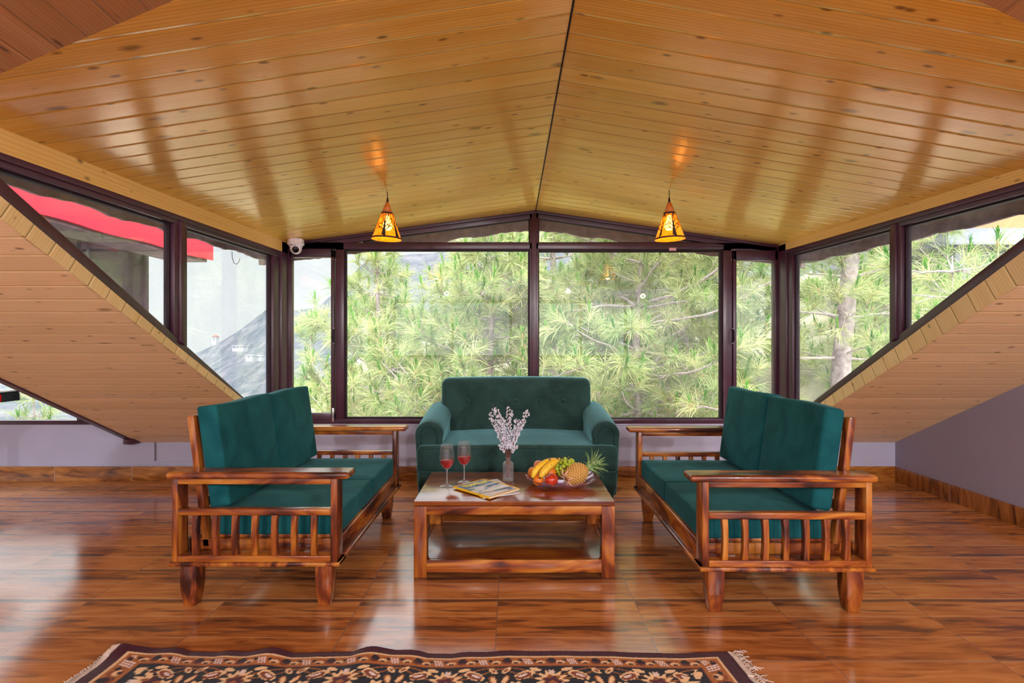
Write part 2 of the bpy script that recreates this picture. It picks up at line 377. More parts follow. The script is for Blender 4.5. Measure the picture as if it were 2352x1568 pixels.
M['frame'] = simple('dark_brown_frame_enamel', (0.058, 0.016, 0.034), 0.32, noise=0.2, nscale=8, spec=0.6)
M['bead'] = simple('frame_bead_enamel', (0.022, 0.009, 0.014), 0.6, noise=0.2, spec=0.2)
M['glass'] = thin_glass('window_glass', (0.97, 0.99, 0.985), 0.035)
M['eave'] = simple('weathered_eave_board', (0.19, 0.125, 0.12), 0.8, noise=0.35, nscale=14, bump=0.5, bscale=30)
M['roof'] = simple('roof_sheet_outside', (0.30, 0.10, 0.09), 0.5, noise=0.15)
M['redfascia'] = simple('red_painted_fascia', (0.85, 0.02, 0.05), 0.45, noise=0.12, nscale=3)
M['outgrey'] = simple('outside_grey_paint', (0.36, 0.34, 0.42), 0.6, noise=0.1)
M['steel'] = simple('bright_steel', (0.75, 0.72, 0.74), 0.25, metal=1.0)
M['velvet'] = velvet('teal_velvet_cushion', (0.003, 0.062, 0.074), (0.010, 0.112, 0.124), 5.0, 0.12)
M['velvet2'] = velvet('green_velvet_sofa', (0.015, 0.040, 0.036), (0.030, 0.078, 0.072), 4.0, 0.6)
M['velvet2d'] = simple('sofa_piping', (0.006, 0.04, 0.035), 0.8)

# ------------------------------------------------------------------ room shell
YW = 4.165                       # inner face of the far wall
RX, RZ = 0.19, 2.17              # ridge
XL, XR = -1.80, 2.14             # cheeks of the big dormer
WL, WR = -6.6, 3.08              # end walls of the room
SL = 0.530; SZ = 0.31            # roof slope and its foot height at the far wall
YB = -3.3                        # rear wall
sz = lambda y: SZ + SL * (YW - y)
EL = lambda y: 1.904 - 0.0172 * (YW - y)
ER = lambda y: 1.8865 - 0.0247 * (YW - y)
def W(px): return (px - 1176) / (F / YW)
def H(py): return 1.12 + (784 - py) / (F / YW)
def ceil_z(x, y):
    if x <= RX: return RZ - (RZ - EL(y)) * (RX - x) / (RX - (-1.82))
    return RZ - (RZ - ER(y)) * (x - RX) / (2.163 - RX)
YV = lambda x: 1.034 + 0.289 * abs(x - RX)

fl = boxo('floor', WL, YB, -0.12, WR, YW + 0.1, 0, M['floor'], bevel=0); struct(fl)
def grid_panel(name, x0, x1, ylo, yhi, zf, mat, nx=10, ny=12, thick=0.04, uvf=None):
    pts = []; uvs = []
    for i in range(nx + 1):
        for j in range(ny + 1):
            x = x0 + (x1 - x0) * i / nx; a, b2 = ylo(x), yhi(x); y = a + (b2 - a) * j / ny; pts.append((x, y, zf(x, y))); uvs.append(uvf(x, y) if uvf else (x, y + 0.045))
    fc = [(i * (ny + 1) + j, i * (ny + 1) + j + 1, (i + 1) * (ny + 1) + j + 1, (i + 1) * (ny + 1) + j) for i in range(nx) for j in range(ny)]
    if x1 > x0: fc = [q for q in fc]
    else: fc = [q[::-1] for q in fc]
    o = uvpoly(name, pts, uvs, mat, None, 0, fc)
    m = o.modifiers.new('thickness', 'SOLIDIFY'); m.thickness = thick; m.offset = -1
    return struct(o)
# dormer ceiling, two slopes meeting at the ridge
grid_panel('ceiling', -1.95, RX, YV, lambda x: YW + 0.06, ceil_z, M['ceil'])
grid_panel('ceiling', RX, 2.30, YV, lambda x: YW + 0.06, ceil_z, M['ceil'], uvf=lambda x, y: (x + 9, y + 0.045))
boxo_r = MB().tube([(RX, 1.04, RZ - 0.001), (RX, YW, RZ - 0.001)], 0.0035, 6).build('trim_1', M['bead']); struct(boxo_r)
# ceiling of the rest of the room
Y1 = YW - (1.87 - SZ) / SL
zn = lambda y: 1.87 + 0.11 * (Y1 - y)
def znear(x, y):
    if XL - 0.15 <= x <= XR + 0.16: return ceil_z(x, YV(x)) + 0.10 * (YV(x) - y)
    return zn(y)
grid_panel('ceiling', -1.95, RX, lambda x: YB, YV, znear, M['ceil2'], uvf=lambda x, y: (y, x))
grid_panel('ceiling', RX, 2.30, lambda x: YB, YV, znear, M['ceil2'], uvf=lambda x, y: (y, x))
grid_panel('ceiling', -3.0, -1.94, lambda x: YB, lambda x: Y1, lambda x, y: zn(y) , M['ceil2'], nx=2, uvf=lambda x, y: (y, x))
grid_panel('ceiling', 2.29, WR, lambda x: YB, lambda x: Y1, lambda x, y: zn(y), M['ceil2'], nx=2, uvf=lambda x, y: (y, x))
grid_panel('ceiling', WL, -3.0, lambda x: YB, lambda x: YW + 0.1, lambda x, y: 1.98 , M['ceil2'], nx=4, uvf=lambda x, y: (x, y))
# sloping roof linings either side of the dormer
def slope_panel(name, x0, x1):
    y0, y1 = Y1 - 0.02, YW; L = math.hypot(1, SL)
    pts = [(x0, y0, sz(y0)), (x1, y0, sz(y0)), (x1, y1, sz(y1)), (x0, y1, sz(y1))]
    uvs = [(p[0], (YW - p[1]) * L + 0.002) for p in pts]
    o = uvpoly(name, pts, uvs, M['slope'], None, 0, [(0, 3, 2, 1)])
    m = o.modifiers.new('thickness', 'SOLIDIFY'); m.thickness = 0.05; m.offset = -1
    return struct(o)
slope_panel('wall_left_slope', -3.0, XL); slope_panel('wall_right_slope', XR, WR)
# low wall under the windows and the rest of the far wall
SILL = H(973)
wb = MB().box(WL, YW, 0, WR + 0.1, YW + 0.12, SZ + 0.02).box(XL - 0.1, YW + 0.001, SZ, XR + 0.1, YW + 0.12, SILL).box(WL, YW + 0.001, SZ, -2.99, YW + 0.12, H(975)).build('wall_back', M['wall']); struct(wb)
ws = MB().box(XL - 0.08, YW - 0.006, SILL - 0.012, XR + 0.08, YW + 0.01, SILL).build('trim_2', M['wall'], None, 0.002); struct(ws)
wl = MB().box(WL, YW - 0.008, 0.118, -1.9, YW, 0.128).box(-2.862, YW - 0.005, 0.155, -1.9, YW, 0.163).build('trim_3', M['wall'], None, 0.002); struct(wl)
seam = MB().box(-2.872, YW - 0.004, 0.16, -2.860, YW, SZ).build('trim_4', simple('dark_seam', (0.12, 0.11, 0.13), 0.7)); struct(seam)
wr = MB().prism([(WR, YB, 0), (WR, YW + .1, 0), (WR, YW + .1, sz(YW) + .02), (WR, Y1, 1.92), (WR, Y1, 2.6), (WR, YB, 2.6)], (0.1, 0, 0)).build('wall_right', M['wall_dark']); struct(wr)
wlf = MB().box(WL - 0.1, YB, 0, WL, YW + 0.1, 0.5).box(WL - 0.1, YB, 0.5, WL, -1.2, 2.6).box(WL - 0.1, YB, 1.9, WL, YW + 0.1, 2.6).build('wall_left', M['wall']); struct(wlf)
# rear wall with a band of windows
rw = MB().box(WL, YB - 0.1, 0, WR + .1, YB, 0.75).box(WL, YB - 0.1, 2.05, WR + .1, YB, 3.0)
for x in (WL, -3.2, 0.0, 2.6): rw.box(x, YB - 0.1, 0.7, x + 0.5, YB, 2.1)
struct(rw.build('wall_rear', M['wall']))
# skirting
bs = boxo('baseboard_back', WL, YW - 0.01, 0, WR, YW, 0.118, M['skx'], bevel=0.001); struct(bs)
bs = boxo('baseboard_right', WR - 0.01, YB, 0, WR, YW - 0.01, 0.118, M['sky_'], bevel=0.001); struct(bs)

# ---- trim boards on the slope edge (short boards across, one mesh per side)
def edge_trim(name, x, side, o1):
    L = math.hypot(1, SL); y0, y1 = Y1 + 0.05, YW - 0.02; n = 40; pts = []; uvs = []
    for i in range(n + 1):
        y = y0 + (y1 - y0) * i / n; d_ = o1(y) * 0.40
        pts += [(x, y, sz(y)), (x, y + d_, sz(y + d_) + o1(y) - 0.012)]
        a = (YW - y) * L + 0.002; uvs += [(0.0, a), (0.12, a)]
    fc = [(2 * i, 2 * i + 2, 2 * i + 3, 2 * i + 1) for i in range(n)]
    o = uvpoly(name, pts, uvs, M['trim'], None, 0, fc)
    m = o.modifiers.new('thickness', 'SOLIDIFY'); m.thickness = 0.012; m.offset = 0
    return struct(o)
tL = lambda y: max(0.03, 0.087 - 0.026 * (y - 1.82)); gL = lambda y: 0.148 - 0.044 * (y - 1.82)
tR = lambda y: 0.135 - 0.033 * (y - 2.17); gR = lambda y: 0.19 - 0.038 * (y - 2.17)
edge_trim('trim_5', XL, 1, tL); edge_trim('trim_6', XR, -1, tR)
# ---- pine beams at the eaves
def beam(name, x0, x1, E, hgt):
    n = 12; pts = []; uvs = []
    ys = [Y1 + 0.15 + (YW - 0.03 - Y1 - 0.15) * i / n for i in range(n + 1)]
    fc = []
    for i, y in enumerate(ys):
        e = E(y) + 0.004
        pts += [(x0, y, e - hgt), (x1, y, e - hgt), (x1, y, e + 0.01), (x0, y, e + 0.01)]; uvs += [(y, 0.3), (y, 0.2), (y, 0.1), (y, 0.0 + 0.22)]
        if i:
            a, b2 = 4 * (i - 1), 4 * i
            for k in range(4): fc.append((a + k, a + (k + 1) % 4, b2 + (k + 1) % 4, b2 + k))
    fc += [(0, 1, 2, 3), (4 * n + 3, 4 * n + 2, 4 * n + 1, 4 * n)]
    return struct(uvpoly(name, pts, uvs, M['beam'], None, 0, fc))
HB_L, HB_R = 0.085, 0.055
beam('trim_7', -1.79, -1.87, EL, HB_L); beam('trim_8', 2.13, 2.21, ER, HB_R)
sc = MB()
for y in (1.86, 2.55, 3.1): sc.lathe([(0.0001, 0), (0.006, 0)], (0, 0, 0), 8)
# ---- windows ----------------------------------------------------------------
FR, BD = M['frame'], M['bead']
def pane(parent, pts, t=(0, 0.005, 0), name='glass_pane'):
    return MB().prism(pts, t).build(name, M['glass'], parent)
def bead_ring(parent, pts, wdt, d, name='glazing_bead'):
    """inner bead around a pane outline: pts CCW polygon (in a plane), wdt inset, d depth vector"""
    P = [Vector(p) for p in pts]; n = len(P); cen = sum(P, Vector()) / n; mb = MB()
    nrm = (P[1] - P[0]).cross(P[2] - P[0]).normalized()
    inner = []
    for i in range(n):
        e1 = (P[i] - P[i - 1]).normalized(); e2 = (P[(i + 1) % n] - P[i]).normalized()
        n1 = nrm.cross(e1); n2 = nrm.cross(e2)
        if n1.dot(cen - P[i]) < 0: n1 = -n1
        if n2.dot(cen - P[i]) < 0: n2 = -n2
        bis = (n1 + n2); k = max(0.25, bis.length_squared / 2); inner.append(P[i] + bis / k * wdt if bis.length > 1e-6 else P[i])
    for i in range(n): mb.prism([P[i], P[(i + 1) % n], inner[(i + 1) % n], inner[i]], d)
    return mb.build(name, BD, parent)
# big back window
w1 = empty('window_1', (0, YW, SILL)); struct(w1)
def wb_box(name, px0, py0, px1, py1, y0=YW, y1=YW + 0.065, mat=FR, parent=None, bev=0.003):
    o = MB().box(W(px0), y0 - YW, H(py1) - SILL, W(px1), y1 - YW, H(py0) - SILL).build(name, mat, parent or w1, bev); return o
def pxpts(l, y): return [(W(a), y - YW, H(b) - SILL) for a, b in l]
wb_box('bottom_rail', 640, 962, 1800, 973.5)
wb_box('transom_rail', 690, 557, 1790, 572)
wb_box('post', 770, 566, 790, 964); wb_box('post', 1661, 566, 1682, 966)
wb_box('mullion', 1216, 490, 1237, 964)
wb_box('mullion', 1221, 486, 1232, 964, YW - 0.012, YW + 0.01)
# sloping head following the ceiling
hd = MB()
for xa, xb in ((-1.84, RX), (RX, 2.2)):
    for (top, bot, ya, yb) in ((0.0, 0.058, 0.0, 0.065), (0.0, 0.022, -0.02, 0.03)):
        hd.prism([(xa, ya, ceil_z(xa, YW) - SILL + top + 0.01), (xb, ya, ceil_z(xb, YW) - SILL + top + 0.01), (xb, ya, ceil_z(xb, YW) - SILL - bot), (xa, ya, ceil_z(xa, YW) - SILL - bot)], (0, yb - ya, 0))
hd.build('head_rail', FR, w1, 0.002)
# corner posts
pc = MB().box(-1.862, 0.065 - 0.20, 0, -1.79, 0.065, EL(YW) - SILL).box(-1.80, -0.02, 0, -1.778, 0.065, EL(YW) - SILL - .04).build('corner_post', FR, w1, 0.004)
pc = MB().box(2.13, 0.065 - 0.20, 0, 2.205, 0.065, ER(YW) - SILL).box(2.115, -0.01, 0, 2.15, 0.065, ER(YW) - SILL - .03).build('corner_post', FR, w1, 0.004)
# filler over the casements between transom and eave
wb_box('head_filler', 650, 556, 790, 574); wb_box('head_filler', 1661, 562, 1800, 576)
# casements
def casement(px0, px1, py0, py1, gx0, gx1, gy0, gy1, hx):
    c = empty('casement', (0, 0, 0), 0, w1)
    mb = MB(); y0, y1 = -0.012, 0.03
    def bx(a, b, c2, d): mb.box(W(a), y0, H(d) - SILL, W(c2), y1, H(b) - SILL)
    bx(px0, py0, px1, gy0); bx(px0, gy1, px1, py1); bx(px0, py0, gx0, py1); bx(gx1, py0, px1, py1)
    mb.build('sash', FR, c, 0.003)
    pane(c, pxpts([(gx0, gy1), (gx1, gy1), (gx1, gy0), (gx0, gy0)], YW + 0.012))
    h = MB(); hp = W(hx)
    h.tube([(hp, -0.012, H(786) - SILL), (hp, -0.04, H(782) - SILL), (hp, -0.04, H(760) - SILL), (hp, -0.012, H(756) - SILL)], 0.006, 8)
    h.build('handle', BD, c, 0, 2, True)
    sc = MB()
    for py in (753, 757, 785, 789): sc.lathe([(0.0001, 0.0), (0.004, 0.0), (0.004, 0.003), (0.0001, 0.003)], (0, 0, 0), 8)
    st = MB()
    for (dx, py) in ((-2.5, 575), (4, 575), (-2.5, 597), (4, 597), (-0, 754), (0, 788)):
        st.box(W(hx + dx) - 0.003, -0.0165, H(py) - SILL - 0.003, W(hx + dx) + 0.003, -0.012, H(py) - SILL + 0.003)
    st.build('screw_heads', M['steel'], c, 0.001)
    return c
c1 = casement(664, 768, 572, 963, 671, 761, 591, 948, 768.5)
c2 = casement(1683, 1786, 576, 963, 1690.5, 1778, 598, 948, 1681)
bl = MB().box(W(764), -0.022, H(968) - SILL, W(769), -0.012, H(936) - SILL).tube([(W(766.5), -0.03, H(960) - SILL), (W(766.5), -0.03, H(938) - SILL)], 0.004, 8).build('bolt', M['steel'], c1, 0.001)
for (gx0, gx1, gy0, gy1) in ((794, 1215, 580, 961), (1238.5, 1657, 582, 963)):
    ol = [(gx0 - 5, gy1 + 2), (gx1 + 3, gy1 + 2), (gx1 + 3, gy0 - 9), (gx0 - 5, gy0 - 9)]
    bead_ring(w1, pxpts(ol, YW + 0.012), 0.018, (0, 0.03, 0))
    pane(w1, pxpts(ol, YW + 0.03))
# transom triangles
zl = lambda x: ceil_z(x, YW) - SILL - 0.056
tri1 = [(W(770), 0.012, H(557) - SILL), (W(1216), 0.012, H(557) - SILL), (W(1216), 0.012, zl(W(1216))), (W(770), 0.012, zl(W(770)) if zl(W(770)) > H(557) - SILL else H(556.5) - SILL)]
xm = W(745)
tri1 = [(-1.2, 0.012, H(557) - SILL), (W(1216), 0.012, H(557) - SILL), (W(1216), 0.012, zl(W(1216))), (-1.2, 0.012, max(zl(-1.2), H(556.9) - SILL))]
tri2 = [(W(1237), 0.012, H(557) - SILL), (1.58, 0.012, H(557) - SILL), (1.58, 0.012, max(zl(1.58), H(556.9) - SILL)), (W(1237), 0.012, zl(W(1237)))]
for tr in (tri1, tri2):
    pane(w1, [(p[0], 0.03, p[2] + (0.02 if i_ > 1 else -0.01)) for i_, p in enumerate(tr)])
    bead_ring(w1, tr, 0.006, (0, 0.03, 0))
stk = MB().box(W(1537), -0.0015, H(575.5) - SILL, W(1553), 0.0, H(569) - SILL).build('sticker', simple('pink_paper', (0.8, 0.45, 0.5), 0.7), w1)
stk.location = (0, 0, 0)

# cheek windows
def cheek(name, x, sg, E, hb, gof, tof, ymul, yj):
    """x inner face, sg outward sign; mullion span ymul, jamb at yj"""
    wd = empty(name, (x, 3.0, 0)); struct(wd)
    P = lambda y, z, dx=0.0: (sg * (0.005 + dx), y - 3.0, z)
    D = (sg * 0.055, 0, 0)
    top = lambda y: E(y) - hb + 0.006
    gt = lambda y: E(y) - hb - 0.042
    ya = Y1 + 0.25; yb = YW - 0.08
    def yo(y): return y
    # diagonal sill rail, follows the slope
    n = 8; ys = [ya + (yb - ya) * i / n for i in range(n + 1)]
    mb = MB(); mb.prism([P(y, sz(y) + tof(y) - 0.01) for y in ys] + [P(y, sz(y) + gof(y)) for y in ys[::-1]], D); mb.build('sill_rail', FR, wd, 0.003)
    mb = MB(); mb.prism([P(ya + .2, gt(ya + .2)), P(yb, gt(yb)), P(yb, top(yb)), P(ya + .2, top(ya + .2))], D)
    mb.prism([P(ya + .2, gt(ya + .2) + 0.022, -0.012), P(yb, gt(yb) + 0.022, -0.012), P(yb, top(yb), -0.012), P(ya + .2, top(ya + .2), -0.012)], (sg * 0.02, 0, 0)); mb.build('head_rail', FR, wd, 0.002)
    m0, m1 = ymul; mb = MB(); mb.prism([P(m0, sz(m0) + gof(m0)), P(m1, sz(m1) + gof(m1)), P(m1, gt(m1)), P(m0, gt(m0))], D)
    mm_ = (m0 + m1) / 2; mb.prism([P(mm_ - .018, sz(mm_ - .018) + gof(mm_ - .018) - 0.015, -0.012), P(mm_ + .018, sz(mm_ + .018) + gof(mm_) - 0.015, -0.012), P(mm_ + .018, gt(mm_) + 0.02, -0.012), P(mm_ - .018, gt(mm_) + 0.02, -0.012)], (sg * 0.03, 0, 0))
    mb.build('mullion', FR, wd, 0.003)
    mb = MB(); mb.prism([P(yj, sz(yj) + gof(yj)), P(yb, sz(yb) + gof(yb)), P(yb, gt(yb)), P(yj, gt(yj))], D); mb.build('jamb', FR, wd, 0.003)
    # apex where head meets sill
    yx = ya
    while sz(yx) + gof(yx) > gt(yx): yx += 0.01
    for (a, b2) in ((yx, m0), (m1, yj)):
        ol = [P(a, sz(a) + gof(a) - .002, 0.02), P(b2, sz(b2) + gof(b2) - .002, 0.02), P(b2, gt(b2) + .002, 0.02), P(a, gt(a) + .002, 0.02)]
        pass
        pane(wd, [(p[0] + sg * 0.012, p[1], p[2] + (0.022 if i_ > 1 else -0.02)) for i_, p in enumerate(ol)], (sg * 0.005, 0, 0))
        bead_ring(wd, ol, 0.012, (sg * 0.03, 0, 0))
    return wd
cheek('window_2', XL, -1, EL, HB_L, gL, tL, (2.77, 2.88), 3.92)
cheek('window_3', XR, 1, ER, HB_R, gR, tR, (2.858, 2.945), 3.965)
scw = MB()
# left dormer: its far window, glazed cheek and red fascia
w4 = empty('window_4', (-4.8, YW, H(975))); struct(w4)
def w4box(name, x0, z0, x1, z1, y0=0.0, y1=0.06, mat=FR): return MB().box(x0 + 4.8, y0, z0 - H(975), x1 + 4.8, y1, z1 - H(975)).build(name, mat, w4, 0.003)
w4box('bottom_rail', WL, H(975), -3.0, H(967)); w4box('bottom_bead', WL, H(967) - .004, -3.0, H(967) + .006, -0.01, 0.05)
w4box('post', W(176), H(970), W(189), 1.95); w4box('post', W(196), H(970), -2.96, 1.95, 0.015, 0.06); w4box('track', W(200), H(972), W(203), 1.95, 0.0, 0.02, M['outgrey'])
w4box('post', -5.0, H(970), -4.93, 1.95); w4box('head_rail', WL, 1.86, -2.96, 1.98)
for a, b2 in ((WL, -5.0), (-4.93, W(176)), (W(189), -3.0)):
    MB().box(a + 4.8, 0.03, 0, b2 + 4.8, 0.035, 1.86 - H(975)).build('glass_pane', M['glass'], w4)
w5 = empty('window_5', (-3.0, 3.0, 0)); struct(w5)
ys5 = [2.0, 3.1, 4.1]
MB().prism([(0, -1.9, 1.98), (0, 1.2, 1.98), (0, 1.2, 1.86), (0, -1.9, 1.86)], (-0.05, 0, 0)).build('head_rail', FR, w5, 0.002)
MB().prism([(0, y - 3.0, sz(y) - .01) for y in (1.22, YW)] + [(0, y - 3.0, sz(y) + 0.12) for y in (YW, 1.22)], (-0.05, 0, 0)).build('sill_rail', FR, w5, 0.002)
MB().box(-0.05, 0.05, 0.9, 0, 0.11, 1.9).build('mullion', FR, w5, 0.002)
MB().box(-0.06, YW - 3.0 - 0.09, SZ, 0.02, YW - 3.0 + 0.07, 1.98).build('corner_post', FR, w5, 0.003)
MB().prism([(-0.02, 1.5 - 3, sz(1.5) + .1), (-0.02, 4.1 - 3, sz(4.1) + .1), (-0.02, 4.1 - 3, 1.88), (-0.02, 1.5 - 3, 1.88)], (-0.005, 0, 0)).build('glass_pane', M['glass'], w5)
# rear windows (behind the camera)
for i, (a, b2) in enumerate(((WL + .5, -3.2), (-2.7, 0.0), (0.5, 2.6))):
    wv = empty('window_%d' % (6 + i), ((a + b2) / 2, YB - 0.05, 0.75)); struct(wv); hw = (b2 - a) / 2
    mb = MB()
    for q in (-hw, hw - .06, -0.03): mb.box(q, -0.03, 0, q + .06, 0.03, 1.3)
    mb.box(-hw, -0.03, 0, hw, 0.03, 0.06).box(-hw, -0.03, 1.24, hw, 0.03, 1.3).build('window_frame', FR, wv, 0.002)
    MB().box(-hw, -0.003, 0, hw, 0.003, 1.3).build('glass_pane', M['glass'], wv)
# outside: roof covers, eave boards, red fascia
struct(MB().prism([(-2.2, 0.9, EL(YW) + 0.02), (RX, 0.9, RZ + 0.16), (2.55, 0.9, ER(YW) + 0.02), (2.55, 0.9, ER(YW) + 0.06), (RX, 0.9, RZ + 0.22), (-2.2, 0.9, EL(YW) + 0.06)], (0, 3.72, 0)).build('trim_9', M['roof']))
def eave_board(name, a, b2, h, t):
    a, b2 = Vector(a), Vector(b2); L = (b2 - a); n = 60; mb = MB(); V = []; r = random.Random(len(name) + int(a[0] * 10))
    pts_lo = []; pts_hi = []
    for i in range(n + 1):
        p = a + L * i / n; w_ = 0.007 * math.sin(i * 0.7) + r.uniform(-0.005, 0.005); pts_lo.append(p - Vector((0, 0, h + w_))); pts_hi.append(p)
    for i in range(n): mb.prism([pts_lo[i], pts_lo[i + 1], pts_hi[i + 1], pts_hi[i]], t)
    return struct(mb.build(name, M['eave']))
eave_board('trim_10', (RX, 4.50, RZ + 0.05), (-2.2, 4.50, EL(YW) + 0.0), 0.125, (0, 0.02, 0))
eave_board('trim_11', (RX, 4.50, RZ + 0.05), (2.55, 4.50, ER(YW) - 0.01), 0.125, (0, 0.02, 0))
eave_board('trim_12', (-2.12, 1.2, EL(1.2) + 0.03), (-2.12, 4.50, EL(YW) + 0.03), 0.115, (-0.02, 0, 0))
eave_board('trim_13', (2.50, 1.2, ER(1.2) + 0.02), (2.50, 4.50, ER(YW) + 0.03), 0.13, (0.02, 0, 0))
struct(MB().prism([(-2.12, 1.2, EL(1.2) - 0.0), (-1.88, 1.2, EL(1.2)), (-1.88, 4.5, EL(YW)), (-2.12, 4.5, EL(YW))], (0, 0, 0.02)).build('trim_14', M['eave']))
struct(MB().prism([(2.5, 1.2, ER(1.2)), (2.2, 1.2, ER(1.2)), (2.2, 4.5, ER(YW)), (2.5, 4.5, ER(YW))], (0, 0, 0.02)).build('trim_15', M['eave']))
rf = MB(); n = 30
for i in range(n):
    y0, y1 = 1.3 + (4.51 - 1.3) * i / n, 1.3 + (4.51 - 1.3) * (i + 1) / n
    f0 = 0.006 * math.sin(i * .9); f1 = 0.006 * math.sin((i + 1) * .9)
    rf.prism([(-2.6, y0, 1.82 + f0), (-2.6, y1, 1.82 + f1), (-2.6, y1, 1.975), (-2.6, y0, 1.975)], (-0.02, 0, 0))
struct(rf.build('trim_16', M['redfascia']))
struct(MB().box(-7.0, 1.2, 2.0, -2.62, 4.5, 2.06).box(-2.9, 1.3, 1.80, -2.62, 4.45, 1.83).build('trim_17', M['eave']))
struct(MB().prism([(-3.0, y, sz(y) + .07) for y in (1.2, YW + 0.3)] + [(-3.0, y, sz(y) + .10) for y in (YW + 0.3, 1.2)], (1.1, 0, 0)).build('trim_18', M['outgrey']))
struct(MB().prism([(2.25, y, sz(y) + .07) for y in (1.2, YW + 0.3)] + [(2.25, y, sz(y) + .10) for y in (YW + 0.3, 1.2)], (1.1, 0, 0)).build('trim_19', M['outgrey']))
# ------------------------------------------------------------------ unseen globe lamps added as fill in the rear half of the room
M['globe'] = None
def fill_globe_lamp(x, y, e, lab):
    m = bpy.data.materials.get('lit_fill_globe')
    if not m:
        m = bpy.data.materials.new('lit_fill_globe'); m.use_nodes = True; b = m.node_tree.nodes['Principled BSDF']
        b.inputs['Base Color'].default_value = (1, .95, .88, 1); b.inputs['Emission Color'].default_value = (1, .9, .75, 1); b.inputs['Emission Strength'].default_value = 1.5
    zc = znear(x, y); o = empty('fill_globe_lamp', (x, y, zc)); tag(o, lab, 'lamp')
    MB().lathe([(0.0001, 0), (.05, 0), (.05, -.02), (.0001, -.02)], n=20).build('ceiling_rose', BD, o)
    MB().tube([(0, 0, -.02), (0, 0, -.16)], .004, 8).build('cord', BD, o)
    MB().lathe([(0.0001, -.16)] + [(.032 * math.sin(a), -.192 + .032 * math.cos(a)) for a in [PI * k / 14 for k in range(1, 14)]] + [(0.0001, -.224)], n=24).build('glass_globe', m, o, smooth=True)
    d = bpy.data.lights.new('fill_globe_light', 'POINT'); l = bpy.data.objects.new('fill_globe_light', d); COL.objects.link(l); l.parent = o; l.location = (0, 0, -.192)
    d.energy = e; d.color = (1, .97, .93); d.shadow_soft_size = .042
for x, y, lab in ((-4.2, -2.3, 'added fill globe lamp far left behind the camera'), (-1.4, -2.7, 'added fill globe lamp left of centre behind the camera'), (1.2, -2.7, 'added fill globe lamp right of centre behind the camera'), (2.6, -1.9, 'added fill globe lamp near the right wall behind the camera')):
    fill_globe_lamp(x, y, 510, lab)  # faint pane reflections hint at lamps; globes and power added for fill
struct(boxo('floor', -5.5, YW + 0.15, -1.0, 5.5, 7.2, -0.9, simple('bounce_slab_concrete', (0.78, 0.72, 0.66), 0.8, noise=0.06), bevel=0))  # unseen pale slab added below the sill to bounce light onto the ceiling
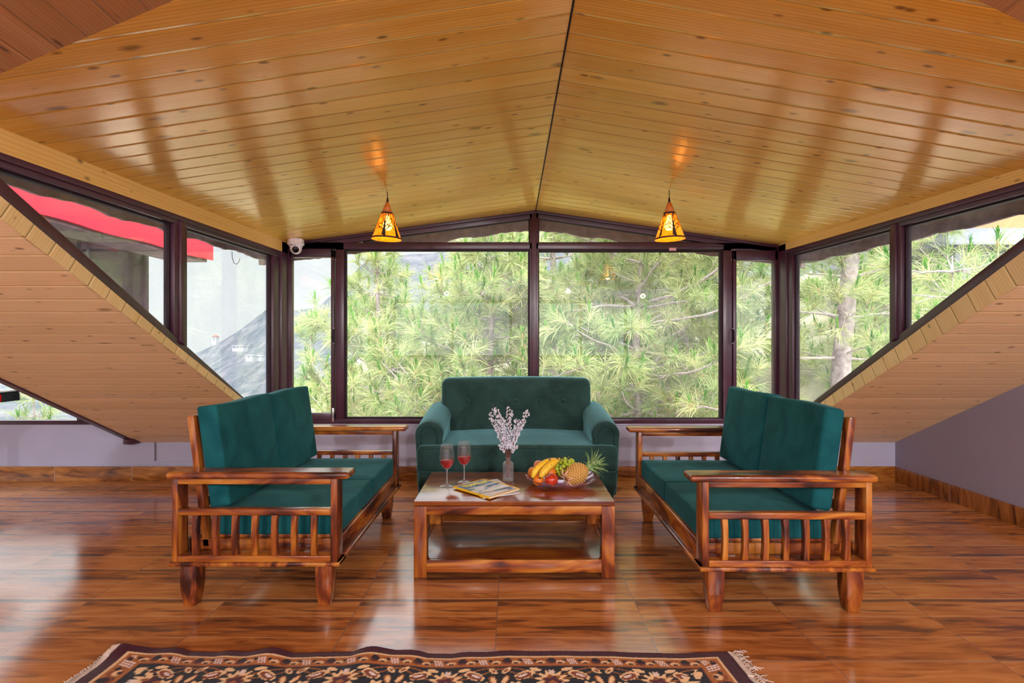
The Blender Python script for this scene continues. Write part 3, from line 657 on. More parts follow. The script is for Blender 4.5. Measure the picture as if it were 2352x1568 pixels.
# ------------------------------------------------------------------ wooden two-seat benches
def make_bench(name, label, loc, rz, flip, group=None):
    """local: front faces +x, long side along y; flip mirrors nothing, kept for the cushion seed"""
    t = empty(name, loc, rz); tag(t, label, 'sofa', group)
    hy = 0.595                       # outer faces of the arm frames
    for s in (-1, 1):
        ya, yb = s * hy, s * (hy - 0.075)
        yn, yf = min(ya, yb), max(ya, yb)
        # posts
        boxo('rear_post', -0.345, yn, 0.20, -0.320, yf, 0.555, WZ, t, 0.003)
        boxo('front_post', 0.318, yn, 0.20, 0.345, yf, 0.555, WZ, t, 0.003)
        boxo('bottom_rail', -0.320, yn, 0.20, 0.318, yf, 0.226, WX, t, 0.003)
        y2n, y2f = (yn, yn + 0.038) if s < 0 else (yf - 0.038, yf)
        boxo('middle_rail', -0.320, y2n, 0.394, 0.318, y2f, 0.421, WX, t, 0.004)
        boxo('upper_rail', -0.320, y2n, 0.524, 0.318, y2f, 0.549, WX, t, 0.003)
        ysn, ysf = (yn + 0.003, yn + 0.030) if s < 0 else (yf - 0.030, yf - 0.003)
        for k in range(7):
            x = -0.261 + 0.0828 * k + (0.004 if s > 0 else 0)
            mb = MB(); r = [(-0.0, 0.226), (0.004, 0.27), (0.005, 0.31), (0.004, 0.35), (0.0, 0.394)]
            mb.prism([(x - q[0] * .5, ysn, q[1]) for q in r] + [(x + 0.0235 - q[0] * .9, ysn, q[1]) for q in r[::-1]], (0, ysf - ysn, 0))
            mb.build('slat', WZ, t, 0.0015)
        # armrest with bull-nosed edge
        a0, a1 = (ya - 0.028, ya + 0.072) if s < 0 else (ya - 0.072, ya + 0.028)
        me = rbox_mesh('armrest', (0.024, (a0 + a1) / 2, 0.5655), (0.378, (a1 - a0) / 2, 0.0145), 0.0125, (8, 4, 1), 4)
        link_mesh('armrest', me, WX, t, True)
    # legs
    for s in (-1, 1):
        for (lx, bw) in ((-0.325, 1), (0.245, -1)):
            y0 = s * (hy - 0.021); y1 = s * (hy - 0.091); ya, yb = min(y0, y1), max(y0, y1); xa, xb = lx, lx + 0.070
            mb = MB(); prof = [(0.188, 0), (0.11, 0.001), (0.075, 0.003), (0.045, 0.008), (0.02, 0.014), (0.0, 0.019)]; rings = []
            for z, d in prof:
                # outer corner stays square, inner faces sweep in
                rings.append([(xa + d * .6, ya + d * .6, z), (xb - d * .6, ya + d * .6, z), (xb - d * .6, yb - d * .6, z), (xa + d * .6, yb - d * .6, z)])
            v = [p for r in rings for p in r]; f = [(0, 1, 2, 3)] + [(4 * i + k, 4 * i + (k + 1) % 4, 4 * i + 4 + (k + 1) % 4, 4 * i + 4 + k) for i in range(len(rings) - 1) for k in range(4)] + [tuple(4 * (len(rings) - 1) + k for k in range(4))[::-1]]
            mb.add(v, f).build('leg', WZ, t, 0.003)
    # ledge moulding all round the bottom
    mb = MB().box(-0.357, -hy - 0.010, 0.184, 0.357, -hy + 0.085, 0.200).box(-0.357, hy - 0.085, 0.184, 0.357, hy + 0.010, 0.200).box(0.29, -hy, 0.184, 0.357, hy, 0.200).box(-0.357, -hy, 0.184, -0.31, hy, 0.200)
    mb.build('base_moulding', WY, t, 0.004)
    boxo('front_rail', 0.322, -hy + 0.075, 0.20, 0.344, hy - 0.075, 0.285, WY, t, 0.004)
    boxo('back_rail', -0.335, -hy + 0.075, 0.20, -0.315, hy - 0.075, 0.27, WY, t, 0.004)
    hi = hy - 0.080
    boxo('side_rail', -0.31, -hi - 0.002, 0.20, 0.32, -hi + 0.02, 0.268, WX, t, 0.003)
    boxo('side_rail', -0.31, hi - 0.02, 0.20, 0.32, hi + 0.002, 0.268, WX, t, 0.003)
    boxo('seat_base', -0.30, -hi + 0.02, 0.262, 0.318, hi - 0.02, 0.280, WY, t, 0.002)
    # slanted back frame
    th = math.atan2(0.067, 0.52)
    for s in (-1, 1):
        y0, y1 = s * (hi + 0.002), s * (hi - 0.036)
        ya, yb = min(y0, y1), max(y0, y1)
        MB().prism([(-0.232, ya, 0.235), (-0.260, ya, 0.235), (-0.330, ya, 0.792), (-0.322, ya, 0.800), (-0.305, ya, 0.800), (-0.300, ya, 0.790)], (0, yb - ya, 0)).build('back_post', WZ, t, 0.003)
    def tilt_box(nm, za, zb, y0, y1, xo=0.0, mat=WY):
        xs = lambda z: -0.232 - (z - 0.235) * 0.1235 + xo
        MB().prism([(xs(za) - 0.004, y0, za), (xs(za) - 0.024, y0, za), (xs(zb) - 0.024, y0, zb), (xs(zb) - 0.004, y0, zb)], (0, y1 - y0, 0)).build(nm, mat, t, 0.002)
    tilt_box('back_top_rail', 0.735, 0.795, -hi + .036, hi - .036); tilt_box('back_bottom_rail', 0.40, 0.44, -hi + .036, hi - .036)
    for k in range(9):
        y = -hi + 0.10 + (2 * hi - 0.2) * k / 8; tilt_box('back_slat', 0.44, 0.735, y - 0.014, y + 0.014, 0, WZ)
    # seat cushions (two) and back cushions (two)
    cw = (2 * hi - 0.01) / 2
    for s in (-1, 1):
        cy = s * (cw / 2 + 0.0005)
        def dome(p, sg=s):
            p = Vector(p); u, v = p[0] / 0.27, p[1] / (cw / 2)
            if p[2] > 0: p[2] += 0.006 * (1 - min(1, u * u)) * (1 - min(1, v * v)) + 0.0015 * math.sin(p[0] * 23 + sg) * math.cos(p[1] * 17)
            return p
        rbox('seat_cushion', (0.057, cy, 0.334), (0.272, cw / 2 - 0.0008, 0.052), 0.011, M['velvet'], t, (10, 10, 2), 4, dome)
    ang = 0.138
    for s in (-1, 1):
        cy = s * (cw / 2 + 0.0005)
        R = Matrix.Rotation(-ang, 4, 'Y')
        def lean(p, sg=s):
            p = Vector(p); u, v = p[2] / 0.22, p[1] / (cw / 2)
            if p[0] > 0: p[0] += 0.008 * (1 - min(1, u * u)) * (1 - min(1, v * v))
            if p[2] > 0.15: p[2] += 0.004 * math.sin(3 * v + sg)
            return R @ p
        rbox('back_cushion', (-0.2215, cy, 0.620), (0.044, cw / 2 - 0.0008, 0.221), 0.012 if not flip else 0.02, M['velvet'], t, (2, 10, 10), 5, lean)
    return t
make_bench('wooden_bench', 'two-seat wooden sofa with dark teal cushions left of the coffee table', (-1.075, 2.755, 0), 0.0, False)
make_bench('wooden_bench', 'two-seat wooden sofa with teal cushions right of the coffee table, facing left', (1.127, 2.706, 0), PI - 0.008, True)

# ------------------------------------------------------------------ green velvet sofa
def make_sofa():
    t = empty('velvet_sofa', (0.036, 3.755, 0)); tag(t, 'green velvet loveseat with rolled arms and buttoned back under the big window', 'sofa')
    V2 = M['velvet2']
    # base (lower front panel and body)
    def base_def(p):
        p = Vector(p)
        if p[2] < 0: p[0] *= 1 - 0.035 * min(1, -p[2] / .09); 
        return p
    rbox('base', (0, -0.02, 0.165), (0.660, 0.325, 0.105), 0.035, V2, t, (14, 8, 4), 4, base_def)
    # seat with a crowned top and a deep front border that runs before the arms
    def seat_def(p):
        p = Vector(p); u = p[0] / 0.66
        if p[2] > 0: p[2] += 0.030 * (1 - u * u) * (0.35 + 0.65 * min(1, (p[1] + .33) / .3)) if p[1] > -.33 else 0.010 * (1 - u * u)
        if p[1] < -0.3: p[1] -= 0.010 * (1 - u * u)
        return p
    rbox('seat_cushion', (0, -0.03, 0.343), (0.664, 0.330, 0.086), 0.034, V2, t, (20, 12, 4), 5, seat_def)
    pts = [(x, -0.357 - 0.010 * (1 - (x / .664) ** 2), 0.412 + 0.010 * (1 - (x / .664) ** 2)) for x in np.linspace(-0.645, 0.645, 24)]
    MB().tube(pts, 0.0035, 6).build('piping', M['velvet2d'], t, smooth=True)
    # back
    def back_def(p):
        p = Vector(p); u = p[0] / 0.575; h = (p[2] + .225) / .45
        dimple = 0
        if p[1] < 0:
            p[1] -= 0.020 * (1 - min(1, u * u)) * math.sin(PI * min(1, max(0, h)))
            for bx in (-.366, -.183, 0, .183, .366):
                d = math.hypot(p[0] - bx, (p[2] - 0.052)); p[1] += 0.016 * math.exp(-(d / 0.028) ** 2)
        if p[2] > .1: p[2] += 0.008 * (1 - u * u)
        p[1] += 0.22 * (p[2] + .225) * 0.55
        return p
    rbox('backrest', (-0.004, 0.265, 0.615), (0.578, 0.085, 0.222), 0.055, V2, t, (44, 4, 22), 6, back_def)
    for bx in (-.366, -.183, 0, .183, .366):
        mb = MB(); prof = [(0.0001, -0.009), (0.008, -0.007), (0.0125, -0.001), (0.011, 0.006), (0.0001, 0.008)]
        mb.lathe(prof, n=16); o = mb.build('button', V2, t, smooth=True); o.rotation_euler = (-PI / 2, 0, 0); o.location = (bx - 0.004, 0.197, 0.667)
        o.rotation_euler = (PI / 2, 0, 0)
    # arms: rolled, higher at the back, narrower arch in front
    for s in (-1, 1):
        mb = MB(); rows = 15; nprof = 22; V = []; Fc = []
        for j in range(rows):
            v = j / (rows - 1); y = -0.285 + 0.60 * v
            xi = 0.490 if True else 0; w0 = 0.196 + 0.015 * v * 0; top = 0.588 + 0.062 * v ** 0.8; r = w0 / 2; cx = 0.590 + 0.006 * v
            flare = 0.0
            prof = []
            prof.append((cx - 0.083, 0.11)); prof.append((cx - 0.086, 0.30)); prof.append((cx - 0.088, top - r * 1.25))
            for k in range(13):
                a = PI - PI * k / 12; prof.append((cx + r * 0.97 * math.cos(a) * 1.0, top - r * 0.95 + r * 0.95 * math.sin(a)))
            prof += [(cx + r * 0.93, top - r * 1.35), (cx + r * 0.90, 0.38), (cx + r * 0.84, 0.22), (cx + r * 0.74, 0.10)]
            npf = len(prof); sc_ = 1.0 if 0 < j < rows - 1 else 1.0
            for (px, pz) in prof: V.append((s * px, y, pz))
        for j in range(rows - 1):
            for k in range(npf - 1):
                a = j * npf + k; q = (a, a + 1, a + npf + 1, a + npf); Fc.append(q if s < 0 else q[::-1])
            q = (j * npf + npf - 1, j * npf, (j + 1) * npf, (j + 1) * npf + npf - 1); Fc.append(q if s < 0 else q[::-1])
        # rounded front: rings shrinking and moving forward
        base0 = V[:npf]; ctr = (s * 0.590, 0.37); prev = list(range(npf))
        for k, (sh, dy) in enumerate(((0.965, 0.012), (0.90, 0.020), (0.80, 0.024), (0.66, 0.022), (0.62, 0.014), (0.58, 0.012))):
            st = len(V)
            for p in base0:
                # keep the bottom anchored, shrink towards a vertical spine
                cz = min(p[2], base0[8][2] - 0.095); V.append((ctr[0] + (p[0] - ctr[0]) * sh, -0.285 - dy, cz + (p[2] - cz) * sh))
            cur = list(range(st, st + npf))
            for i in range(npf):
                q = (prev[i], cur[i], cur[(i + 1) % npf], prev[(i + 1) % npf]); Fc.append(q if s > 0 else q[::-1])
            prev = cur
        Fc.append(tuple(prev)); lastring = list(range((rows - 1) * npf, rows * npf)); Fc.append(tuple(lastring))
        mb.add(V, Fc); o = mb.build('arm', V2, t, smooth=True)
        # U shaped welt on the arm front
        r0 = base0; pts = []
        for p in r0[2:-2]:
            cz = min(p[2], base0[8][2] - 0.095); pts.append((ctr[0] + (p[0] - ctr[0]) * 0.63, -0.302, cz + (p[2] - cz) * 0.63))
        MB().tube([(pts[0][0], pts[0][1], 0.43)] + pts[1:] + [(pts[-1][0], pts[-1][1], 0.43)], 0.0055, 6).build('arm_welt', M['velvet2d'], t, smooth=True)
        # gathers round the roll
        mb = MB()
        for k in range(3, 16):
            p = base0[k]; cz = min(p[2], base0[8][2] - 0.095)
            mb.tube([(ctr[0] + (p[0] - ctr[0]) * q, -0.285 - d, cz + (p[2] - cz) * q) for q, d in ((1.0, 0.0), (0.965, 0.0122), (0.90, 0.0202), (0.80, 0.0242), (0.68, 0.0222))], 0.0012, 5)
        mb.build('arm_gathers', M['velvet2d'], t, smooth=True)
    rbox('back_body', (0, 0.262, 0.33), (0.60, 0.075, 0.25), 0.03, V2, t, (6, 3, 6), 4)
    for sx in (-1, 1):
        for yy in (-0.27, 0.27):
            MB().lathe([(0.0001, 0), (0.018, 0), (0.026, 0.07), (0.0001, 0.07)], (sx * 0.56, yy, 0), 16).build('foot', WZ, t)
    return t
make_sofa()

# ------------------------------------------------------------------ coffee table
TZ = 0.363
def make_table():
    t = empty('coffee_table', (0.0105, 2.7285, 0)); tag(t, 'low rectangular sheesham coffee table with open lower shelf in the middle of the room', 'table')
    hx, hy = 0.4765, 0.2745
    # top: breadboard ends and centre boards
    boxo('tabletop', -hx, -hy, TZ - 0.021, hx, hy, TZ, M['topwood'], t, 0.002)
    boxo('front_apron', -hx + 0.061, -hy + 0.001, TZ - 0.064, hx - 0.061, -hy + 0.024, TZ - 0.024, WX, t, 0.002)
    boxo('back_apron', -hx + 0.061, hy - 0.024, TZ - 0.064, hx - 0.061, hy - 0.001, TZ - 0.024, WX, t, 0.002)
    for s in (-1, 1):
        for q in (-1, 1):
            x0, x1 = (s * hx, s * (hx - 0.061)); y0, y1 = q * hy, q * (hy - 0.058)
            boxo('leg', x0, y0, 0, x1, y1, TZ - 0.024, WZ, t, 0.002)
        boxo('side_apron', s * hx - s * 0.001, -hy + 0.058, TZ - 0.064, s * (hx - 0.024), hy - 0.058, TZ - 0.024, WY, t, 0.002)
        boxo('side_rail', s * hx - s * 0.001, -hy + 0.058, 0.024, s * (hx - 0.024), hy - 0.058, 0.085, WY, t, 0.002)
    boxo('front_rail', -hx + 0.061, -hy + 0.001, 0.024, hx - 0.061, -hy + 0.024, 0.084, WX, t, 0.002)
    boxo('back_rail', -hx + 0.061, hy - 0.024, 0.024, hx - 0.061, hy - 0.001, 0.084, WX, t, 0.002)
    boxo('shelf', -hx + 0.025, -hy + 0.025, 0.066, hx - 0.025, hy - 0.025, 0.082, M['shelfwood'], t, 0.001)
    return t
M['shelfwood'] = sheesham('sheesham_shelf', 0, rough=0.28, tone=0.6, contrast=0.5); M['topwood'] = sheesham('sheesham_tabletop', 0, rough=0.2, tone=0.85, contrast=0.45)
make_table()

# ------------------------------------------------------------------ things on the table
M['clear'] = thin_glass('clear_glassware', (0.97, 0.97, 0.98), 0.035)  # slight whitening outlines the bowl in place of highlights
M['stemglass'] = thin_glass('glint_stem_glass', (0.95, 0.95, 0.98), 0.28)  # white film in the glass stands in for its bright highlights
M['vaseglass'] = thin_glass('ribbed_vase_glass', (0.95, 0.95, 0.97), 0.13)  # milky film put in to mimic the bright ribs
M['pinkglass'] = thin_glass('pink_pressed_glass', (0.90, 0.66, 0.80), 0.05)
mw, tw, bw, ow = newmat('red_wine'); bw.inputs['Base Color'].default_value = (0.62, 0.0, 0.008, 1); bw.inputs['Transmission Weight'].default_value = 0.6; bw.inputs['IOR'].default_value = 1.33; bw.inputs['Roughness'].default_value = 0.02
def wine_glass(x, y, label):
    t = empty('wine_glass', (x, y, TZ)); tag(t, label, 'wine glass', 'glasses of red wine')
    G_ = M['clear']
    foot = [(0.0001, 0.0), (0.037, 0.0), (0.038, 0.0015), (0.036, 0.003), (0.02, 0.005), (0.008, 0.009), (0.0045, 0.016), (0.0036, 0.03), (0.0034, 0.05), (0.0036, 0.075), (0.006, 0.087), (0.0001, 0.088)]
    MB().lathe(foot, n=32).build('stem', M['stemglass'], t, smooth=True)
    out = [(0.0001, 0.088), (0.010, 0.090), (0.022, 0.100), (0.032, 0.114), (0.0378, 0.130), (0.0390, 0.145), (0.0378, 0.165), (0.0350, 0.188), (0.0318, 0.213)]
    inn = [(r - 0.0013 if r > .002 else r, z + (0.0018 if i < 4 else 0)) for i, (r, z) in enumerate(out)]
    MB().lathe(out + [(0.0312, 0.2135)] + inn[::-1], n=36).build('bowl', G_, t, smooth=True)
    MB().tube([(0.0316 * math.cos(2 * PI * i / 36), 0.0316 * math.sin(2 * PI * i / 36), 0.2135) for i in range(37)], 0.0008, 6, False).build('rim', M['stemglass'], t, smooth=True)  # ring of whitened glass, the rim highlight put in as colour
    win = [(max(0.0001, r - 0.0016), z + (0.0022 if i < 4 else 0)) for i, (r, z) in enumerate(out) if z < 0.137] + [(0.0370, 0.137), (0.0001, 0.137)]
    MB().lathe(win, n=36).build('wine', mw, t, smooth=True)
wine_glass(-0.341, 2.717, 'left glass of red wine, nearer the front edge of the coffee table')
wine_glass(-0.258, 2.797, 'right glass of red wine, farther back behind the magazines')
def vase():
    vx, vy = -0.021, 2.824
    t = empty('glass_vase', (vx, vy, TZ)); tag(t, 'small ribbed clear glass bottle vase holding white blossom sprigs', 'vase')
    prof = [(0.0001, 0.002), (0.027, 0.0), (0.0305, 0.004), (0.0305, 0.088), (0.028, 0.097), (0.019, 0.103), (0.0135, 0.110), (0.0130, 0.120), (0.0165, 0.124), (0.0160, 0.1265)]
    rib = lambda a, r, z: (r + (0.0009 * math.cos(22 * a) if 0.006 < z < 0.088 and r > 0.02 else 0), z)
    MB().lathe(prof + [(max(0.0001, r - 0.003), z + (0.006 if z < 0.01 else 0)) for r, z in prof[::-1]], n=88, wave=rib).build('bottle', M['vaseglass'], t, smooth=True)
    r = random.Random(11); stem_m = simple('reddish_twig', (0.16, 0.04, 0.035), 0.6); blos = simple('white_blossom', (0.86, 0.86, 1.0), 0.7, noise=0.05, nscale=80); ctr_m = simple('blossom_calyx', (0.22, 0.05, 0.04), 0.7)
    tips = [(-0.106, .02, .385), (-0.085, -.02, .415), (-0.066, .0, .405), (-0.044, .02, .36), (-0.02, .0, .345), (0.0, .01, .415), (0.016, -.02, .39), (0.05, .0, .345), (0.068, .02, .33), (0.108, -.01, .395), (0.116, .02, .375), (0.085, -.02, .32), (-0.10, .02, .345), (-0.052, -.03, .20), (0.052, -.03, .195)]
    LAB = ['tall sprig arching farthest to the upper left', 'tallest left sprig ending in a single bloom', 'thick sprig just right of the tallest left one', 'sprig inside the left cluster, tip hidden by its neighbours', 'sprig filling the gap left of the centre stem', 'upright centre sprig with a bare twig tip', 'sprig leaning just right of the upright centre one', 'short sprig between the centre and the right cluster', 'sprig with a bare pointed tip right of centre', 'tall right sprig with dense blooms at its top', 'outermost right sprig with a bare reddish tip', 'lower right sprig below the two tall right ones', 'sprig reaching left with one bloom set apart', 'short low sprig drooping left beside the vase neck', 'short low sprig drooping right beside the vase neck']
    for i, (tx, ty, tz) in enumerate(tips):
        s_ = empty('blossom_sprig', (vx, vy, TZ + 0.02)); tag(s_, 'white blossom ' + LAB[i], 'flower', 'blossom sprigs in the vase')
        b0 = Vector((tx * 0.05, ty * 0.1, 0)); neck = Vector((tx * 0.09, ty * 0.1, 0.11)); tip = Vector((tx, ty, tz - 0.02))
        pts = []
        for k in range(13):
            u = k / 12
            if u < 0.3: p = b0.lerp(neck, u / 0.3)
            else:
                q = (u - 0.3) / 0.7; p = neck.lerp(tip, q); p.x += -0.25 * tx * math.sin(PI * q) * .35; p += Vector((r.uniform(-1, 1), r.uniform(-1, 1), 0)) * 0.0015
            pts.append(p)
        mb = MB().tube(pts, [0.0016 - 0.0009 * k / 12 for k in range(13)], 5)
        blm = MB(); cal = MB()
        nb = 46 if i < 13 else 16; q0 = 0.42 if i < 13 else 0.62
        for k in range(nb):
            u = q0 + (1 - q0) * (k + r.random()) / nb; kk = min(11, int(u * 12)); base = pts[kk].lerp(pts[kk + 1], u * 12 - kk)
            if tx * 0 == 0 and u > 0.97: continue
            d = Vector((r.gauss(0, 1), r.gauss(0, 1), r.gauss(0, .7))).normalized(); L = r.uniform(0.004, 0.013) * (1.15 - 0.3 * u); c = base + d * L
            mb.tube([base, c], 0.0006, 4, False)
            rad = r.uniform(0.0046, 0.0064)
            u1 = d.orthogonal().normalized(); u2 = d.cross(u1)
            for pe in range(5):
                a = 2 * PI * pe / 5; pc_ = c + (u1 * math.cos(a) + u2 * math.sin(a)) * rad * .62 + d * rad * 0.2
                V = []; 
                for (dx, dy, dz) in ((1, 0, 0), (-1, 0, 0), (0, 1, 0), (0, -1, 0), (0, 0, 1), (0, 0, -1)): V.append(tuple(pc_ + Vector((dx, dy, dz)) * rad * 0.58))
                blm.add(V, [(0, 2, 4), (2, 1, 4), (1, 3, 4), (3, 0, 4), (2, 0, 5), (1, 2, 5), (3, 1, 5), (0, 3, 5)])
            if k % 2 == 0:
                pc_ = c + d * rad * .75; V = [tuple(pc_ + Vector(q) * 0.0011) for q in ((1, 0, 0), (-1, 0, 0), (0, 1, 0), (0, -1, 0), (0, 0, 1), (0, 0, -1))]
                blm.add(V, [(0, 2, 4), (2, 1, 4), (1, 3, 4), (3, 0, 4), (2, 0, 5), (1, 2, 5), (3, 1, 5), (0, 3, 5)])
        mb.build('twig', stem_m, s_); ob = blm.build('blossoms', [blos, ctr_m], s_, smooth=True)
        for p_ in ob.data.polygons:
            if p_.area < 3e-6: p_.material_index = 1
vase()
# magazines
def cover_mat():
    m, t, b, o = newmat('magazine_cover_photo'); g = G(t); uv = g.node('ShaderNodeUVMap').outputs[0]; s = g.node('ShaderNodeSeparateXYZ'); t.links.new(uv, s.inputs[0]); u, v = s.outputs[0], s.outputs[1]
    n1 = g.noise(g.vec(g.m('ADD', g.m('MULTIPLY', u, 0.9), g.m('MULTIPLY', v, 1.2)), g.m('MULTIPLY', v, 5.0), 1.0), 1.8, 3, 0.5, 0.6)
    photo = g.ramp(n1, [(0.34, (0.04, 0.06, 0.12)), (0.42, (0.14, 0.22, 0.40)), (0.47, (0.62, 0.66, 0.80)), (0.60, (0.88, 0.88, 0.96))])
    sky = g.ramp(g.noise(uv, 5, 3), [(0.35, (0.06, 0.14, 0.34)), (0.65, (0.25, 0.36, 0.60))])
    ph = g.mix(g.rng(v, 0.62, 0.70, 0, 1), photo, sky)
    fl_ = g.noise(g.vec(u, v, 4), 9, 2); rd = g.m('MULTIPLY', g.m('LESS_THAN', v, 0.3), g.m('LESS_THAN', u, 0.45)); ph = g.mix(g.m('MULTIPLY', rd, g.rng(fl_, .5, .6, 0, .6)), ph, (0.8, 0.4, 0.35))
    eu = g.m('MINIMUM', u, g.m('SUBTRACT', 1.0, u)); ev = g.m('MINIMUM', v, g.m('SUBTRACT', 1.0, v))
    border = g.m('MAXIMUM', g.m('LESS_THAN', eu, 0.05), g.m('LESS_THAN', ev, 0.038))
    t.links.new(g.mix(border, ph, (0.95, 0.55, 0.02)), b.inputs['Base Color']); b.inputs['Roughness'].default_value = 0.22
    return m
paper = simple('magazine_pages', (0.78, 0.76, 0.74), 0.7, noise=0.08, nscale=60)
def magazine(name, c, rz, w, l, z, th, cover, label, bulge=0.004):
    t = empty(name, (c[0], c[1], z), rz); tag(t, label, 'magazine')
    rbox('pages', (0, 0, th / 2), (w / 2 - 0.002, l / 2 - 0.002, th / 2 - 0.0004), 0.0008, paper, t, (8, 8, 1), 2)
    n = 10; pts = []; uvs = []
    for i in range(n + 1):
        for j in range(n + 1):
            u, v = i / n, j / n; pts.append(((u - .5) * w, (v - .5) * l, th + 0.0004 + bulge * (u ** 3) * 0.5 * math.sin(PI * v * .9 + .2))); uvs.append((u, v))
    fc = [(i * (n + 1) + j, (i + 1) * (n + 1) + j, (i + 1) * (n + 1) + j + 1, i * (n + 1) + j + 1) for i in range(n) for j in range(n)]
    uvpoly('cover', pts, uvs, cover, t, -0.0004, fc)
    MB().box(-w / 2, -l / 2, 0, w / 2, l / 2, 0.0006).build('back_cover', cover, t)
    MB().box(-w / 2 - 0.0006, -l / 2, 0, -w / 2 + 0.0008, l / 2, th + 0.0006).build('spine', M['yellow'], t)
    return t
M['titleyellow'] = simple('title_yellow', (1.0, 0.85, 0.05), 0.4)
M['yellow'] = simple('yellow_print', (0.95, 0.58, 0.02), 0.35)
plain = simple('grey_magazine_cover', (0.52, 0.50, 0.58), 0.3, noise=0.25, nscale=9)
cov = cover_mat()
magazine('magazine', (-0.110, 2.664), math.radians(25.8), 0.203, 0.285, TZ + 0.0002, 0.0045, plain, 'grey magazine lying underneath the yellow-bordered one, corners poking out', 0.0)
mg = magazine('magazine', (-0.131, 2.641), math.radians(46), 0.212, 0.270, TZ + 0.0062, 0.006, cov, 'yellow-bordered travel magazine lying on top, nearest the wine glasses', 0.006)
def text_mesh(name, body, size, mat, parent, loc, rot=(0, 0, 0), depth=0.0003, sx=1.0, align='CENTER'):
    cu = bpy.data.curves.new(name, 'FONT'); cu.body = body; cu.size = size; cu.extrude = depth; cu.align_x = align; cu.align_y = 'CENTER'; cu.offset = size * 0.02
    o = bpy.data.objects.new(name, cu); COL.objects.link(o)
    dg = bpy.context.evaluated_depsgraph_get(); me = bpy.data.meshes.new_from_object(o.evaluated_get(dg)); bpy.data.objects.remove(o); bpy.data.curves.remove(cu)
    o = link_mesh(name, me, mat, parent); o.location = loc; o.rotation_euler = rot; o.scale = (sx, 1, 1); return o
text_mesh('title_lettering', 'TRAVELLER', 0.050, M['titleyellow'], mg, (0.002, 0.082, 0.0095), sx=0.66)

# ---- fruit bowl
BX, BY = 0.262, 2.735
def bowl():
    t = empty('fruit_bowl', (BX, BY, TZ)); tag(t, 'pink-tinted pressed glass bowl with a scalloped rim on the right of the coffee table', 'bowl')
    prof = [(0.0001, 0.004), (0.07, 0.004), (0.082, 0.0), (0.090, 0.002), (0.110, 0.010), (0.135, 0.020), (0.160, 0.030), (0.180, 0.042), (0.188, 0.047)]
    prof2 = [(max(0.0001, r - 0.003), z + 0.004) for r, z in prof[::-1]]
    def wv(a, r, z):
        k = max(0, (r - 0.10) / 0.088); return (r * (1 + 0.022 * k * math.cos(12 * a)), z + 0.005 * k * math.cos(12 * a + .5) + 0.0012 * math.cos(48 * a) * (0.2 < k < .95))
    MB().lathe(prof + prof2, n=144, wave=wv).build('dish', M['pinkglass'], t, smooth=True)
    pts = []
    for i in range(145):
        a = 2 * PI * i / 144; r, z = wv(a, 0.1865, 0.0485); pts.append((r * math.cos(a), r * math.sin(a), z))
    MB().tube(pts, 0.0022, 6, False).build('rim', M['pinkrim'], t, smooth=True)
M['pinkrim'] = thin_glass('pink_glass_rim', (0.75, 0.32, 0.55), 0.15)
bowl()
# fruit ---------------------------------------------------------------
def fruit_mat(name, a, b2, c=None, rough=0.3, speck=None, axis=2):
    m, t, b, o = newmat(name); g = G(t); pos = g.node('ShaderNodeTexCoord').outputs['Object']
    s = g.node('ShaderNodeSeparateXYZ'); t.links.new(pos, s.inputs[0])
    f = g.noise(g.vec(g.m('MULTIPLY', s.outputs[0], 1.0), g.m('MULTIPLY', s.outputs[1], 1.0), g.m('MULTIPLY', s.outputs[2], 0.35)), 45, 4, 0.6)
    st = [(0.35, a), (0.6, b2)] + ([(0.75, c)] if c else [])
    col = g.ramp(f, st)
    if speck:
        col = g.mix(g.m('MULTIPLY', g.m('LESS_THAN', g.noise(pos, 260, 1), 0.36), 0.6), col, speck)
    t.links.new(col, b.inputs['Base Color']); b.inputs['Roughness'].default_value = rough; b.inputs['Subsurface Weight'].default_value = 0.08; b.inputs['Subsurface Scale'].default_value = 0.01
    return m
m_apple = fruit_mat('red_apple_skin', (0.42, 0.012, 0.010), (0.62, 0.05, 0.02), (0.75, 0.26, 0.05), 0.22, (0.8, 0.4, 0.1))
m_peach = fruit_mat('blush_apple_skin', (0.72, 0.16, 0.07), (0.78, 0.30, 0.12), (0.85, 0.45, 0.18), 0.3, (0.85, 0.5, 0.3))
m_orange = fruit_mat('orange_skin', (0.80, 0.20, 0.01), (0.88, 0.30, 0.02), None, 0.4, (0.6, 0.15, 0.0))
m_stalk = simple('brown_stalk', (0.12, 0.06, 0.02), 0.8)
def apple(px, py, pz, r, mat, label, cat='apple', tilt=(0.2, 0.1), dent=True):
    t = empty(cat, (px, py, pz)); tag(t, label, cat); t.rotation_euler = (tilt[0], tilt[1], px * 9)
    prof = []
    for k in range(22):
        a = PI * k / 21; rr = math.sin(a); zz = -math.cos(a)
        if dent: zz *= 0.90; zz -= 0.16 * math.exp(-(rr / 0.28) ** 2) * (1 if zz > 0 else -0.7); rr *= 1 + 0.05 * zz
        prof.append((max(0.0001, rr * r), zz * r))
    MB().lathe(prof, n=28, wave=(lambda a, rr, z: (rr * (1 + 0.015 * math.cos(5 * a)), z)) if dent else None).build('skin', mat, t, smooth=True)
    if dent: MB().tube([(0, 0, r * 0.70), (0.001, 0, r * 0.88), (0.003, 0.001, r * 1.04)], 0.0012, 6).build('stalk', m_stalk, t, smooth=True)
apple(0.203, 2.665, TZ + 0.046, 0.036, m_apple, 'shiny red apple at the front of the fruit bowl between the bananas and the pineapple', tilt=(-0.35, 0.1))
apple(0.135, 2.752, TZ + 0.060, 0.034, m_peach, 'orange-pink apple at the left end of the fruit bowl, half covered by the bananas')
apple(0.150, 2.815, TZ + 0.081, 0.034, m_peach, 'pink apple at the back left of the fruit bowl, highest behind the bananas')
